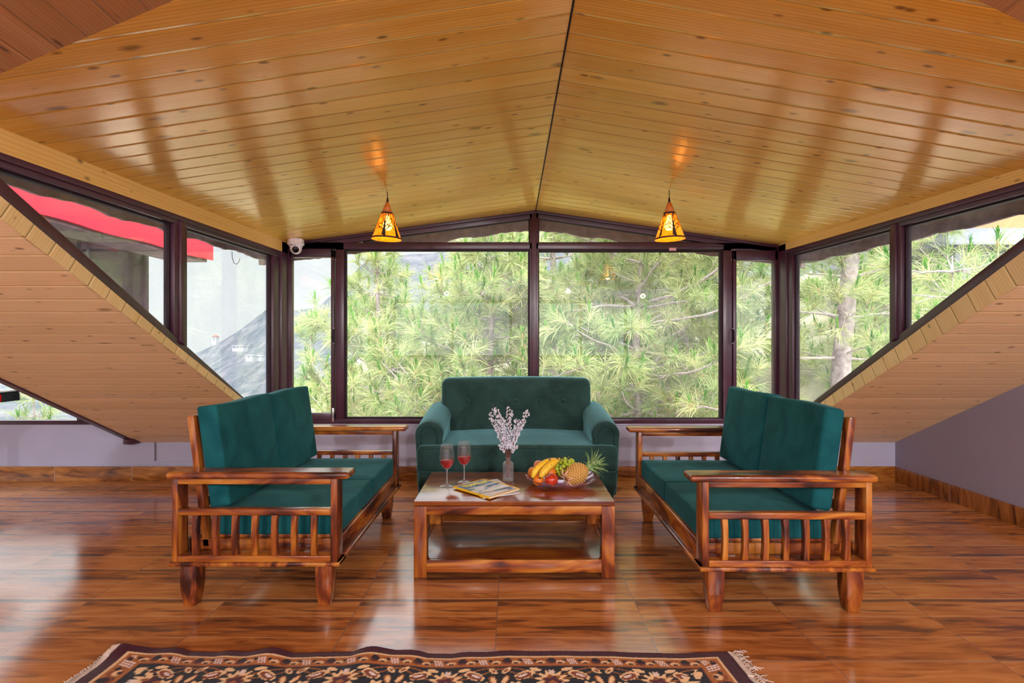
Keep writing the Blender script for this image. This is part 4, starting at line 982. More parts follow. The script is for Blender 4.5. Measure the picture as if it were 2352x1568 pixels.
apple(0.200, 2.745, TZ + 0.062, 0.034, m_orange, 'orange in the middle of the fruit bowl behind the red apple', 'orange', dent=False)
apple(0.135, 2.685, TZ + 0.041, 0.030, m_orange, 'orange low in the bowl underneath the banana ends', 'orange', dent=False)
apple(0.255, 2.810, TZ + 0.052, 0.034, m_peach, 'pale orange apple hidden behind the grapes at the back of the bowl')
apple(0.115, 2.790, TZ + 0.052, 0.030, m_orange, 'small orange at the left rim of the fruit bowl', 'orange', dent=False)
def banana_mat():
    m, t, b, o = newmat('banana_peel'); g = G(t); pos = g.node('ShaderNodeTexCoord').outputs['Object']
    c = g.mix(g.rng(g.noise(pos, 18, 3), .3, .7, 0, 1), (0.88, 0.50, 0.02), (0.92, 0.62, 0.05))
    c = g.mix(g.rng(g.noise(pos, 38, 3, .6), 0.61, 0.64, 0, 1), c, (0.09, 0.04, 0.02))
    c = g.mix(g.m('MULTIPLY', g.rng(g.noise(pos, 160, 2), 0.64, 0.7, 0, 1), .6), c, (0.25, 0.12, 0.03))
    t.links.new(c, b.inputs['Base Color']); b.inputs['Roughness'].default_value = 0.42; return m
m_ban = banana_mat(); m_tip = simple('banana_tip', (0.06, 0.035, 0.015), 0.8)
def banana(pts, r, label):
    c0 = Vector(pts[0]); t = empty('banana', c0); tag(t, label, 'banana')
    P0, P1, P2 = [Vector(p) - c0 for p in pts]; n = 22; V = []; Fc = []; m_ = 10
    prevu = None
    for i in range(n + 1):
        u = i / n; c = P0 * (1 - u) ** 2 + P1 * 2 * u * (1 - u) + P2 * u * u; d = ((P1 - P0) * (1 - u) + (P2 - P1) * u).normalized()
        up = Vector((0, 0, 1)); up = (up - d * up.dot(d)).normalized() if prevu is None else (prevu - d * prevu.dot(d)).normalized(); prevu = up; sd = d.cross(up)
        rr = r * min(1, (0.30 + 1.0 * math.sin(PI * min(1, u / 0.55) / 2) ** .8)) * (1 if u < .72 else 1 - 0.72 * ((u - .72) / .28) ** 1.6)
        if i == 0: rr = r * .25
        for k in range(m_):
            a = 2 * PI * k / m_; q = 1.0 if k % 2 == 0 else 0.93; V.append(tuple(c + (up * math.cos(a) + sd * math.sin(a)) * rr * q))
    for i in range(n):
        for k in range(m_): a = i * m_ + k; b2 = i * m_ + (k + 1) % m_; Fc.append((a, b2, b2 + m_, a + m_))
    Fc += [tuple(range(m_))[::-1], tuple(n * m_ + k for k in range(m_))]
    MB().add(V, Fc).build('peel', m_ban, t, smooth=True)
    d0 = (P0 - P1).normalized(); MB().tube([P0 + d0 * -0.004, P0 + d0 * 0.004, P0 + d0 * 0.008], [r * .30, r * .26, r * .12], 8).build('tip', m_tip, t, smooth=True)
    d2 = (P2 - P1).normalized(); MB().tube([P2 - d2 * .004, P2 + d2 * 0.010], [r * .30, r * .26], 8).build('stem', m_tip, t, smooth=True)
banana([(0.105, 2.655, TZ + 0.058), (0.118, 2.665, TZ + 0.122), (0.232, 2.745, TZ + 0.136)], 0.0185, 'left banana of the bunch, mostly clean yellow, leaning across the fruit bowl')
banana([(0.143, 2.625, TZ + 0.068), (0.165, 2.640, TZ + 0.112), (0.248, 2.690, TZ + 0.150)], 0.0195, 'right banana with brown spots, lying on top at the front of the fruit bowl')
# grapes
def grapes():
    c = Vector((0.283, 2.760, TZ + 0.080)); t = empty('grape_bunch', c); tag(t, 'bunch of green grapes between the bananas and the pineapple', 'grapes')
    r = random.Random(5); gm, tt, bb, oo = newmat('green_grape_skin'); bb.inputs['Base Color'].default_value = (0.42, 0.52, 0.04, 1); bb.inputs['Roughness'].default_value = 0.22; bb.inputs['Subsurface Weight'].default_value = 0.3; bb.inputs['Subsurface Radius'].default_value = (.02, .02, .004); bb.inputs['Subsurface Scale'].default_value = 0.3
    placed = []
    proto = rbox_mesh('grape', (0, 0, 0), (0.0088, 0.0088, 0.0115), 0.0086, (1, 1, 1), 5); proto.materials.append(gm); proto.polygons.foreach_set('use_smooth', [True] * len(proto.polygons))
    tries = 0
    while len(placed) < 66 and tries < 6000:
        tries += 1
        p = Vector((r.uniform(-0.052, 0.060), r.uniform(-0.034, 0.036), r.uniform(-0.03, 0.052)))
        if (p.x / 0.062) ** 2 + (p.y / 0.04) ** 2 + (p.z / 0.055) ** 2 > 1: continue
        if any((p - q).length < 0.0152 for q in placed): continue
        placed.append(p); o = bpy.data.objects.new('grape', proto); COL.objects.link(o); o.parent = t; o.location = p; o.rotation_euler = (r.uniform(-1.2, 1.2), r.uniform(-1.2, 1.2), r.uniform(0, 3)); q = r.uniform(0.88, 1.12); o.scale = (q, q, q)
    mb = MB()
    for e in ((-0.045, 0, .058), (0.02, -.01, .068), (0.045, 0.0, .05)): mb.tube([(0, 0, 0.02), (e[0] * .5, e[1], e[2] * .8), e], 0.0011, 5)
    mb.build('stalk', simple('grape_stalk', (0.40, 0.25, 0.06), 0.7), t, smooth=True)
grapes()
def pineapple():
    c = Vector((0.338, 2.722, TZ + 0.062)); t = empty('pineapple', c); tag(t, 'whole pineapple lying in the fruit bowl, leafy crown over the right rim', 'pineapple')
    ax = Vector((0.80, 0.42, 0.30)).normalized(); Q = ax.to_track_quat('Z', 'X').to_matrix().to_4x4()
    t.rotation_mode = 'QUATERNION'; t.rotation_quaternion = ax.to_track_quat('Z', 'X')
    m, tt, b, o = newmat('pineapple_rind'); g = G(tt); at = g.node('ShaderNodeAttribute', attribute_name='eye')
    pos = g.node('ShaderNodeTexCoord').outputs['Object']; nz = g.noise(pos, 140, 3, .6)
    col = g.ramp(g.m('ADD', at.outputs['Fac'], g.m('MULTIPLY', g.m('SUBTRACT', nz, .5), .5)), [(0.1, (0.16, 0.07, 0.02)), (0.35, (0.55, 0.27, 0.06)), (0.6, (0.66, 0.40, 0.07)), (0.9, (0.72, 0.46, 0.26))])
    tt.links.new(col, b.inputs['Base Color']); b.inputs['Roughness'].default_value = 0.6
    nu, nv = 150, 100; V = []; E = []
    for j in range(nv + 1):
        s = j / nv; z = -0.068 + 0.136 * s; base = 0.0525 * max(0.02, math.sin(PI * min(1, max(0, (s * .93 + .045)))) ) ** 0.55
        for i in range(nu):
            a = 2 * PI * i / nu; pu = a / (2 * PI) * 13; pv = s * 9
            p, q = pu + pv / 1.0 * .5 * 2, pu - pv * .5 * 2
            fx, fy = abs((p % 1) - .5) * 2, abs((q % 1) - .5) * 2; h = 1 - max(fx, fy); hh = min(1, h * 2.2); spike = max(0, 1 - 3.2 * math.hypot(fx, fy))
            rr = base + 0.0040 * hh + 0.0055 * spike; V.append((rr * math.cos(a), rr * math.sin(a), z)); E.append(0.15 + 0.5 * hh + 0.5 * spike)
    Fc = [(j * nu + i, j * nu + (i + 1) % nu, (j + 1) * nu + (i + 1) % nu, (j + 1) * nu + i) for j in range(nv) for i in range(nu)]
    V.append((0, 0, -0.070)); V.append((0, 0, 0.069)); k0 = len(V) - 2
    me = bpy.data.meshes.new('body'); me.from_pydata(V, [], Fc + [(i, k0, (i + 1) % nu) for i in range(nu)] + [(nv * nu + i, nv * nu + (i + 1) % nu, k0 + 1) for i in range(nu)]); me.update()
    A = me.attributes.new('eye', 'FLOAT', 'POINT'); A.data.foreach_set('value', E + [0.2, 0.2]); link_mesh('body', me, m, t, True)
    r = random.Random(3); lm, tt, b, o = newmat('pineapple_leaf'); g = G(tt); pos = g.node('ShaderNodeTexCoord').outputs['Object']
    tt.links.new(g.ramp(g.noise(pos, 60, 3), [(0.3, (0.06, 0.16, 0.03)), (0.55, (0.20, 0.34, 0.10)), (0.72, (0.50, 0.58, 0.38))]), b.inputs['Base Color']); b.inputs['Roughness'].default_value = 0.45
    for k in range(38):
        u = k / 37; a = k * 2.399; L = 0.050 + 0.062 * math.sin(PI * (0.15 + 0.7 * u)) ; z0 = 0.064 + 0.028 * u; open_ = 1.25 - 1.0 * u
        n = 7; V = []
        rad = Vector((math.cos(a), math.sin(a), 0)); tan = Vector((-math.sin(a), math.cos(a), 0)); p = rad * (0.013 - 0.006 * u) + Vector((0, 0, z0)); ang = 0.35 * open_
        for i in range(n + 1):
            q = i / n; w_ = 0.0125 * (1 - q) ** 0.7 * (0.7 + .6 * math.sin(PI * min(1, q * 1.5 + .2))); d = rad * math.sin(ang) + Vector((0, 0, math.cos(ang))); nn = rad * math.cos(ang) - Vector((0, 0, math.sin(ang)))
            V += [tuple(p - tan * w_ + nn * -w_ * .45), tuple(p + nn * 0.0), tuple(p + tan * w_ - nn * w_ * .45)]; p = p + d * L / n; ang += open_ * 0.16 + r.uniform(-.02, .05)
        Fc = []
        for i in range(n): Fc += [(3 * i, 3 * i + 1, 3 * i + 4, 3 * i + 3), (3 * i + 1, 3 * i + 2, 3 * i + 5, 3 * i + 4)]
        me = bpy.data.meshes.new('leaf'); me.from_pydata(V, [], Fc); me.update(); o = link_mesh('leaf', me, lm, t, True); md = o.modifiers.new('thickness', 'SOLIDIFY'); md.thickness = 0.001
    hk = MB()
    for k in range(7):
        a = k * 0.9 + 2.2; hk.tube([(0.012 * math.cos(a), .012 * math.sin(a), -.066), (0.040 * math.cos(a), .040 * math.sin(a), -.070), (0.058 * math.cos(a), .058 * math.sin(a), -.050)], [0.006, 0.005, 0.001], 6)
    hk.build('base_bracts', simple('pink_bract', (0.75, 0.45, 0.35), 0.6, noise=.2), t, smooth=True)
pineapple()

# ------------------------------------------------------------------ pendant lamps
def shade_mat():
    m, t, b, o = newmat('amber_shade'); g = G(t)
    pos = g.node('ShaderNodeTexCoord').outputs['Object']; n_ = g.noise(pos, 60, 3)
    col = g.ramp(n_, [(0.3, (0.90, 0.27, 0.002)), (0.7, (1.0, 0.46, 0.01))]); t.links.new(col, b.inputs['Base Color']); t.links.new(col, b.inputs['Emission Color'])
    b.inputs['Emission Strength'].default_value = 0.5; b.inputs['Roughness'].default_value = 0.4
    tr = g.node('ShaderNodeBsdfTransparent'); tr.inputs[0].default_value = (1, 0.76, 0.42, 1); mx = g.node('ShaderNodeMixShader'); mx.inputs[0].default_value = 0.45
    t.links.new(b.outputs[0], mx.inputs[1]); t.links.new(tr.outputs[0], mx.inputs[2]); t.links.new(mx.outputs[0], o.inputs[0]); return m
M['amber'] = shade_mat(); M['blackcut'] = simple('black_cutout', (0.018, 0.010, 0.004), 0.7)
M['cap'] = simple('orange_wood_cap', (0.62, 0.17, 0.02), 0.5, noise=0.15)
mb_, t_, b_, o_ = newmat('lit_bulb'); b_.inputs['Base Color'].default_value = (1, .95, .85, 1); b_.inputs['Emission Color'].default_value = (1, .88, .62, 1); b_.inputs['Emission Strength'].default_value = 26.0
def pendant(x, y, label, seed, tilt):
    zc = ceil_z(x, y); t = empty('pendant_lamp', (x, y, zc)); tag(t, label, 'lamp', None)
    zt = 1.972 - zc; hgt = 0.226; R1 = 0.0912; R0 = 0.011
    MB().tube([(0, 0, 0), (0, 0, zt + 0.02)], 0.0022, 8).build('cord', BD, t, smooth=True)
    sh = empty('lamp_shade', (0, 0, zt), 0, t); sh.rotation_euler = (tilt[0], tilt[1], 0)
    MB().lathe([(0.0001, 0.030), (0.0045, 0.030), (0.006, 0.012), (0.0075, 0.010), (0.0075, -0.002), (0.0001, -0.002)], n=16).build('socket', BD, t, smooth=True, loc=(0, 0, zt))
    rad = lambda z: R0 + (R1 - R0) * (-z / hgt)
    zc1 = -0.062
    MB().lathe([(0.006, 0), (R0, 0), (rad(zc1), zc1), (rad(zc1) - .002, zc1), (R0 - 0.002, -0.003)], n=40).build('cap', M['cap'], sh, smooth=True)
    MB().lathe([(rad(zc1), zc1), (R1, -hgt), (R1 - 0.0025, -hgt), (rad(zc1) - 0.0025, zc1)], n=48).build('diffuser', M['amber'], sh, smooth=True)
    # cut-out silhouette: trees all round between two bands
    r = random.Random(seed); mb = MB()
    def P(a, z, o=0.0016): q = rad(z) + o; return (q * math.cos(a), q * math.sin(a), z)
    def strip(a0, z0, w0, a1, z1, w1):
        # ribbon on the cone surface, widths in metres
        w0 *= 1.9; w1 *= 1.9; A, B = Vector((a0 * rad(z0), z0)), Vector((a1 * rad(z1), z1)); d = (B - A); L = d.length
        if L < 1e-6: return
        nrm = Vector((-d.y, d.x)) / L; n = max(1, int(L / 0.012)); V = []
        for i in range(n + 1):
            q = i / n; z = z0 + (z1 - z0) * q; a = a0 + (a1 - a0) * q; w_ = (w0 + (w1 - w0) * q) / 2
            for s in (-1, 1): zz = z + nrm.y * w_ * s; V.append(P(a + nrm.x * w_ * s / rad(z), zz))
        mb.add(V, [(2 * i, 2 * i + 1, 2 * i + 3, 2 * i + 2) for i in range(n)])
    def branch(a, z, ang, L, w_, dep):
        if dep == 0 or w_ < 0.0005: return
        rz_ = rad(z); a2 = a + math.sin(ang) * L / rz_; z2 = z + math.cos(ang) * L
        if z2 > zc1 - 0.004: return
        if z2 < -hgt + 0.016: z2 = -hgt + 0.016
        strip(a, z, w_, a2, z2, w_ * .62)
        for k in range(2 if dep < 5 else 3):
            branch(a2, z2, ang + r.uniform(-0.75, 0.75), L * r.uniform(0.6, 0.9), w_ * 0.62, dep - 1)
    for k in range(6):
        a = 2 * PI * k / 6 - PI / 2 + 0.03; z0 = -hgt + 0.010
        strip(a, z0, 0.016, a, z0 + 0.05, 0.008); strip(a, z0 + .05, 0.008, a + 0.02, z0 + 0.105, 0.003)
        for (zz, an) in ((0.03, 0.9), (0.035, -0.9), (0.05, 0.7), (0.055, -0.65), (0.075, 0.5), (0.08, -0.5), (0.1, 0.1)):
            branch(a, z0 + zz, an, 0.026, 0.0032, 5)
    def band(za, zb):
        n = 48; V = []
        for i in range(n): a = 2 * PI * i / n; V += [P(a, za), P(a, zb)]
        mb.add(V, [(2 * i, 2 * ((i + 1) % n), 2 * ((i + 1) % n) + 1, 2 * i + 1) for i in range(n)])
    band(-hgt + 0.001, -hgt + 0.011); band(zc1 + 0.001, zc1 - 0.010)
    for k in range(60):
        a = r.uniform(0, 2 * PI); strip(a, zc1 - 0.008, 0.004, a + r.uniform(-.15, .15), zc1 - r.uniform(0.02, 0.04), 0.0006)
    mb.build('tree_cutout', M['blackcut'], sh)
    MB().lathe([(0.0001, -0.075), (0.011, -0.078), (0.013, -0.10), (0.020, -0.12), (0.029, -0.137), (0.029, -0.150), (0.020, -0.166), (0.0001, -0.172)], n=24).build('bulb', mb_, t, smooth=True, loc=(0, 0, zt))
    d = bpy.data.lights.new('pendant_light', 'POINT'); l = bpy.data.objects.new('pendant_light', d); COL.objects.link(l); l.parent = t; l.location = (0, 0, zt - 0.20); d.energy = 1.0; d.color = (1, .68, .34); d.shadow_soft_size = .03
pendant(-0.764, 3.18, 'lit orange cone pendant lamp with tree cut-outs, left of the two, above the left sofa', 4, (0.02, 0.035))
pendant(0.965, 3.18, 'lit orange cone pendant lamp with tree cut-outs, right of the two, above the right sofa', 9, (0.02, -0.03))

# ------------------------------------------------------------------ security camera
def cctv():
    x, y = -1.692, 4.055; zc = ceil_z(x, y); t = empty('security_camera', (x, y, zc)); tag(t, 'small white dome security camera in the far left ceiling corner', 'security camera')
    wm = simple('white_plastic', (0.80, 0.72, 0.74), 0.35); bk, tt, b, o = newmat('black_lens'); b.inputs['Base Color'].default_value = (.004, .004, .006, 1); b.inputs['Roughness'].default_value = 0.08
    mb = MB(); R = 0.062; oct_ = [(R * math.cos(PI / 8 + k * PI / 4), R * math.sin(PI / 8 + k * PI / 4)) for k in range(8)]
    mb.prism([(a, b2, -0.034) for a, b2 in oct_], (0, 0, 0.036)); mb.build('mount_box', wm, t, 0.004)
    MB().lathe([(0.0001, -0.034), (0.063, -0.034), (0.063, -0.041), (0.054, -0.046), (0.050, -0.058), (0.0001, -0.058)], n=32).build('collar', wm, t, smooth=True)
    MB().lathe([(0.0001, -0.055)] + [(0.0445 * math.sin(a), -0.072 + 0.0445 * math.cos(a)) for a in [PI * k / 16 for k in range(4, 16)]] + [(0.0001, -0.1165)], n=32).build('ball', wm, t, smooth=True)
    d = Vector((0.30, -0.85, -0.35)).normalized(); q = d.to_track_quat('Z', 'Y')
    o = MB().lathe([(0.0001, 0.030), (0.024, 0.030), (0.026, 0.038), (0.024, 0.0415), (0.012, 0.044), (0.0001, 0.0445)], n=28).build('lens', bk, t, smooth=True); o.location = (0, 0, -0.072); o.rotation_mode = 'QUATERNION'; o.rotation_quaternion = q
    text_mesh('maker_mark', 'Qubo', 0.014, bk, t, (0.0, -0.0512, -0.050), (PI / 2, 0, 0), 0.0003)
cctv()

# ------------------------------------------------------------------ games table at the left edge
def games_table():
    t = empty('games_table', (-4.05, 2.75, 0)); tag(t, 'white-topped games table corner with red and black apron by the left window', 'table')
    wt = simple('white_table_top', (0.82, 0.82, 0.84), 0.35); bk = simple('black_ribbed_plastic', (0.010, 0.012, 0.02), 0.45); rd = simple('red_apron', (0.80, 0.004, 0.008), 0.35)
    x1, y1 = 0.60, 0.875; ZT = 0.785
    boxo('tabletop', -x1, -y1, ZT - 0.010, x1, y1, ZT, wt, t, 0.002)
    boxo('rim', -x1, -y1, ZT - 0.024, x1 + 0.002, y1 + 0.002, ZT - 0.010, bk, t, 0.002)
    for s in (-1, 1):
        boxo('side_apron', s * x1, -y1 + .05, ZT - 0.072, s * (x1 - 0.018), y1 - .05, ZT - 0.024, rd, t, 0.002)
        boxo('end_apron', -x1 + .05, s * y1, ZT - 0.072, x1 - .05, s * (y1 - 0.018), ZT - 0.024, rd, t, 0.002)
        for q in (-1, 1):
            mb = MB(); cx, cy = s * (x1 - 0.02), q * (y1 - 0.06)
            for k in range(7): z = ZT - 0.076 + k * 0.0075; mb.box(cx - 0.025, cy - .065, z, cx + 0.025, cy + .065, z + 0.005)
            mb.box(cx - 0.022, cy - .062, ZT - 0.074, cx + 0.022, cy + .062, ZT - 0.024); mb.build('corner_cap', bk, t, 0.001)
            boxo('leg', s * (x1 - .22), q * (y1 - .25), 0, s * (x1 - .28), q * (y1 - .31), ZT - 0.02, bk, t, 0.003)
    text_mesh('side_lettering', 's', 0.05, wt, t, (x1 + 0.0012, y1 - .165, ZT - 0.048), (PI / 2, 0, PI / 2), 0.0004)
games_table()

# ------------------------------------------------------------------ rug
def rug():
    x0, x1, y0, y1 = -1.40, 0.77, 0.45, 1.856
    sh = lambda y: -0.055 * (y1 - y) / 0.19 * 0.55     # slight skew of the left end
    t = empty('rug', (0, 0, 0)); tag(t, 'maroon and black floral carpet with cream fringes in the foreground', 'rug')
    xs = np.arange(x0, x1 + 1e-6, 0.0042); ya = np.arange(y0, 1.5, 0.012); yb = np.arange(1.5, y1 + 1e-6, 0.0036); ys = np.concatenate([ya, yb])
    X, Y = np.meshgrid(xs, ys, indexing='ij'); U = X - x0; Vv = y1 - Y; Wd = x1 - x0; D = np.minimum(U, Wd - U); D2 = np.minimum(Vv, (y1 - y0) - Vv); E = np.minimum(D * 0.62, D2)
    mar = np.array([0.045, 0.006, 0.014]); tan = np.array([0.36, 0.115, 0.02]); blk = np.array([0.008, 0.007, 0.014]); cream = np.array([0.80, 0.53, 0.29]); brn = np.array([0.20, 0.045, 0.015]); wht = np.array([0.75, 0.62, 0.60])
    col = np.zeros(X.shape + (3,)) + mar
    def put(mask, c): col[mask] = c
    edge = np.sin(X * 310) * 0.0007 + np.sin(X * 97 + 1) * 0.0006
    b0, b1_ = 0.034, 0.083
    inb = (E > b0) & (E < b1_); put(inb, tan); put((E > b0 - .003) & (E < b0 + .0025 + edge * 0), cream * .85); put((E > b1_ - .002) & (E < b1_ + .002), brn)
    # small repeating motifs of the guard border
    along = np.where(D2 < D * 0.62, U, Vv); acr = (E - (b0 + b1_) / 2)
    per = 0.152; ph = (along % per) / per
    def ell(cx, cy, rx, ry): return (((ph - cx) * per) / rx) ** 2 + ((acr - cy) / ry) ** 2 < 1
    wob = 1 + 0.25 * np.sin(along * 260)
    band = inb
    put(band & ell(0.10, 0.0, 0.019 , 0.014), mar); put(band & ell(0.10, -0.010, 0.012, 0.008), blk)
    put(band & (np.abs(acr - 0.012 * np.sin(ph * 4 * PI)) < 0.0028), brn)
    put(band & ell(0.30, 0.004, 0.015, 0.009), cream * .9); put(band & ell(0.30, 0.008, 0.009, 0.005), mar)
    put(band & ell(0.86, 0.004, 0.015, 0.009), cream * .9); put(band & ell(0.86, 0.008, 0.009, 0.005), mar)
    for cx in (0.50, 0.565, 0.63): put(band & (np.abs((ph - cx) * per - acr * 0.45) < 0.0026) & (np.abs(acr) < 0.015), wht)
    put(band & ell(0.41, -0.006, 0.008, 0.006), blk); put(band & ell(0.73, -0.006, 0.008, 0.006), blk)
    fld = E >= b1_; put(fld, blk)
    # large palmettes in the field border
    per2 = 0.34; rows = [0.175]; r = np.random.RandomState(2)
    def blob(cx, cy, R, petals, amp, c, rot=0.0, sx=1.0, sy=1.0, mask=None):
        dx, dy = (aX - cx) / sx, (aE - cy) / sy; rr = np.hypot(dx, dy); th = np.arctan2(dy, dx) + rot; q = R * (1 + amp * np.cos(petals * th)); m = (rr < q) & fld
        put(m, c)
    aX = ((along) % per2) - per2 / 2; aE = E
    def palm(cx, cy, s):
        blob(cx, cy, .045 * s, 13, .24, cream); blob(cx, cy + .004, .031 * s, 7, .16, tan * .7); blob(cx, cy + .007, .026 * s, 5, .2, mar * 1.6); blob(cx, cy + .010, .011 * s, 4, .2, tan); blob(cx, cy - .044 * s, .009 * s, 3, .3, wht)
    def rose(cx, cy, s):
        blob(cx, cy, .026 * s, 6, .22, cream); blob(cx, cy, .013 * s, 6, .2, mar * 2); 
    def leaf(cx, cy, R, rot, c, s1=1.0, s2=.38):
        dx, dy = aX - cx, aE - cy; u = dx * math.cos(rot) + dy * math.sin(rot); v = -dx * math.sin(rot) + dy * math.cos(rot)
        m = ((u / (R * s1)) ** 2 + (v / (R * s2)) ** 2 < 1 + 0.18 * np.sin(u * 420)) & fld; put(m, c)
    # curving vines
    for sg in (-1, 1): m = (np.abs(aE - (0.12 + 0.028 * np.sin(sg * aX * 2 * PI / per2 * 1.0 + 1.0))) < 0.003) & fld; put(m, tan * .8)
    palm(0.0, 0.158, 1.0)
    for sg in (-1, 1):
        leaf(sg * 0.088, 0.128, .037, sg * 0.5, cream, 1, .5); leaf(sg * 0.090, 0.131, .028, sg * 0.5, brn, 1, .5); leaf(sg * 0.094, .130, .016, sg * .5, wht, 1, .35)
        leaf(sg * 0.052, 0.100, .020, -sg * .3, cream, 1, .4); rose(sg * 0.118, 0.185, .9); leaf(sg * 0.148, 0.105, .020, sg * .8, cream, 1, .45); leaf(sg * 0.150, .106, .010, sg * .8, brn, 1, .45)
        leaf(sg * 0.150, 0.150, .022, sg * 1.2, tan, 1, .5); leaf(sg * .152, .152, .018, sg * 1.2, cream, 1, .4); leaf(sg * .07, .215, .03, sg * -.6, cream, 1, .45)
    palm(per2 / 2, 0.245, .8); palm(-per2 / 2, 0.245, .8); palm(0, .33, 1.1); rose(0.1, .3, 1); rose(-.1, .3, 1)
    for (cx, cy) in ((0, .46), (per2 / 2, .56), (-per2 / 2, .56), (0, .68)): palm(cx, cy, 1.1)
    noise_ = 1 + 0.18 * (r.rand(*X.shape) - .5); col = col * noise_[..., None]
    # waves along the far edge, upturned left corner
    damp = np.exp(-((y1 - Y) / 0.10)); wav = (0.011 * np.sin((X + 1.4) * 2 * PI / 0.42) + 0.006 * np.sin((X + 1.4) * 2 * PI / 0.17)) * np.clip((0.1 - X) / 0.5, 0.12, 1); 
    Z = 0.010 + np.maximum(0, wav + 0.006) * damp + 0.0012 * r.rand(*X.shape) + 0.022 * np.exp(-((X - x0) / 0.04) ** 2) * np.exp(-((y1 - Y) / .05) ** 2)
    Xs = X - 0.16 * (y1 - Y) * np.clip((x1 - .3 - X) / (x1 - x0), 0, 1) + 0.10 * (y1 - Y) * np.clip((X + .3) / (x1 + .3), 0, 1); Ys = Y + 0.006 * np.sin(X * 9) + 0.012 * (X - x0) / (x1 - x0) * -1
    nx, ny = X.shape; V = np.stack([Xs, Ys, Z], -1).reshape(-1, 3)
    Vb = V.copy(); Vb[:, 2] = np.maximum(0.0005, V[:, 2] - 0.009)
    I = np.arange(nx * ny).reshape(nx, ny); q = np.stack([I[:-1, :-1], I[1:, :-1], I[1:, 1:], I[:-1, 1:]], -1).reshape(-1, 4); N = nx * ny
    def rim(a): return np.stack([a[:-1], a[:-1] + N, a[1:] + N, a[1:]], -1)
    Q = np.concatenate([q, q[:, ::-1] + N, rim(I[:, 0])[:, ::-1] * 1, rim(I[:, -1]), rim(I[0, :]), rim(I[-1, :])[:, ::-1]])
    me = np_mesh('pile', np.concatenate([V, Vb]), Q)
    ca = me.color_attributes.new('weave', 'FLOAT_COLOR', 'POINT'); c4 = np.ones((2 * N, 4), dtype=np.float32); c4[:N, :3] = col.reshape(-1, 3); c4[N:, :3] = mar; ca.data.foreach_set('color', c4.ravel())
    m, tt, b, o = newmat('rug_pile'); g = G(tt); at = g.node('ShaderNodeAttribute', attribute_name='weave'); tt.links.new(at.outputs['Color'], b.inputs['Base Color']); b.inputs['Roughness'].default_value = 0.95; b.inputs['Specular IOR Level'].default_value = 0.1
    b.inputs['Sheen Weight'].default_value = 0.15
    link_mesh('pile', me, m, t, True)
    fm = simple('cream_fringe', (0.66, 0.54, 0.47), 0.9, noise=0.15, nscale=60)
    rr = random.Random(8)
    for side in (0, -1):
        # woven selvedge then knotted threads
        ed = [Vector(V[I[side, j]]) for j in range(0, ny, 6)]; sg = -1 if side == 0 else 1; mb = MB(); th = MB()
        wd = 0.024 if side == 0 else 0.020
        for i in range(len(ed) - 1):
            a, b2 = ed[i], ed[i + 1]; o1 = Vector((sg * wd, 0.002, -0.004)); lift = Vector((0, 0, 0.002))
            mb.add([a + lift, b2 + lift, b2 + o1, a + o1], [(0, 1, 2, 3)]); 
        o = mb.build('selvedge', fm, t); md = o.modifiers.new('thickness', 'SOLIDIFY'); md.thickness = 0.004
        L = (ed[-1] - ed[0]).length; n = int(L / 0.0050)
        for i in range(n):
            y = y0 + (y1 - y0) * i / n
            if y < 1.3: continue
            k = min(len(ed) - 2, int(np.searchsorted([e.y for e in ed], y)) - 1); k = max(0, k); p = ed[k].lerp(ed[k + 1], min(1, max(0, (y - ed[k].y) / max(1e-6, ed[k + 1].y - ed[k].y)))) + Vector((sg * wd, 0, -0.002))
            Lg = (rr.uniform(0.006, 0.014) if side == 0 else rr.uniform(0.03, 0.055)); dirv = Vector((sg, rr.gauss(0, .5) + (0.25 if side else 0), 0)).normalized(); pts = [p]
            for s_ in range(1, 6):
                q_ = p + dirv * Lg * s_ / 5 + Vector((rr.gauss(0, .0035), rr.gauss(0, .0045), 0)) * (s_ / 3); q_.z = max(0.0022, p.z * (1 - s_ / 5) + rr.uniform(0.001, 0.010)); pts.append(q_)
            th.tube(pts, 0.0013, 5)
        th.build('fringe', fm, t, smooth=True)
rug()
# ------------------------------------------------------------------ outside: hillside, pines, houses
def tintmat(name, lo, mid, hi, trans=0.35, rough=0.6):
    m = bpy.data.materials.new(name); m.use_nodes = True; t = m.node_tree; t.nodes.clear(); g = G(t); out = g.node('ShaderNodeOutputMaterial')
    at = g.node('ShaderNodeAttribute', attribute_name='tint'); col = g.ramp(at.outputs['Fac'], [(0.0, lo), (0.5, mid), (1.0, hi)])
    d = g.node('ShaderNodeBsdfDiffuse'); t.links.new(col, d.inputs[0]); tr = g.node('ShaderNodeBsdfTranslucent'); t.links.new(col, tr.inputs[0])
    mx = g.node('ShaderNodeMixShader'); mx.inputs[0].default_value = trans; t.links.new(d.outputs[0], mx.inputs[1]); t.links.new(tr.outputs[0], mx.inputs[2]); t.links.new(mx.outputs[0], out.inputs[0]); return m
M['needle'] = tintmat('pine_needles', (0.16, 0.26, 0.10), (0.38, 0.45, 0.18), (0.66, 0.62, 0.33))
M['candle'] = tintmat('fresh_pine_shoots', (0.03, 0.15, 0.02), (0.09, 0.28, 0.03), (0.20, 0.42, 0.06), 0.2)
M['bud'] = simple('pink_orange_bud', (0.72, 0.36, 0.25), 0.7, noise=0.2)
M['bark'] = simple('pinkish_grey_bark', (0.30, 0.235, 0.23), 0.9, noise=0.45, nscale=12, bump=0.8, bscale=24)
M['bark2'] = simple('pale_twig_bark', (0.36, 0.29, 0.28), 0.9, noise=0.3, nscale=30)
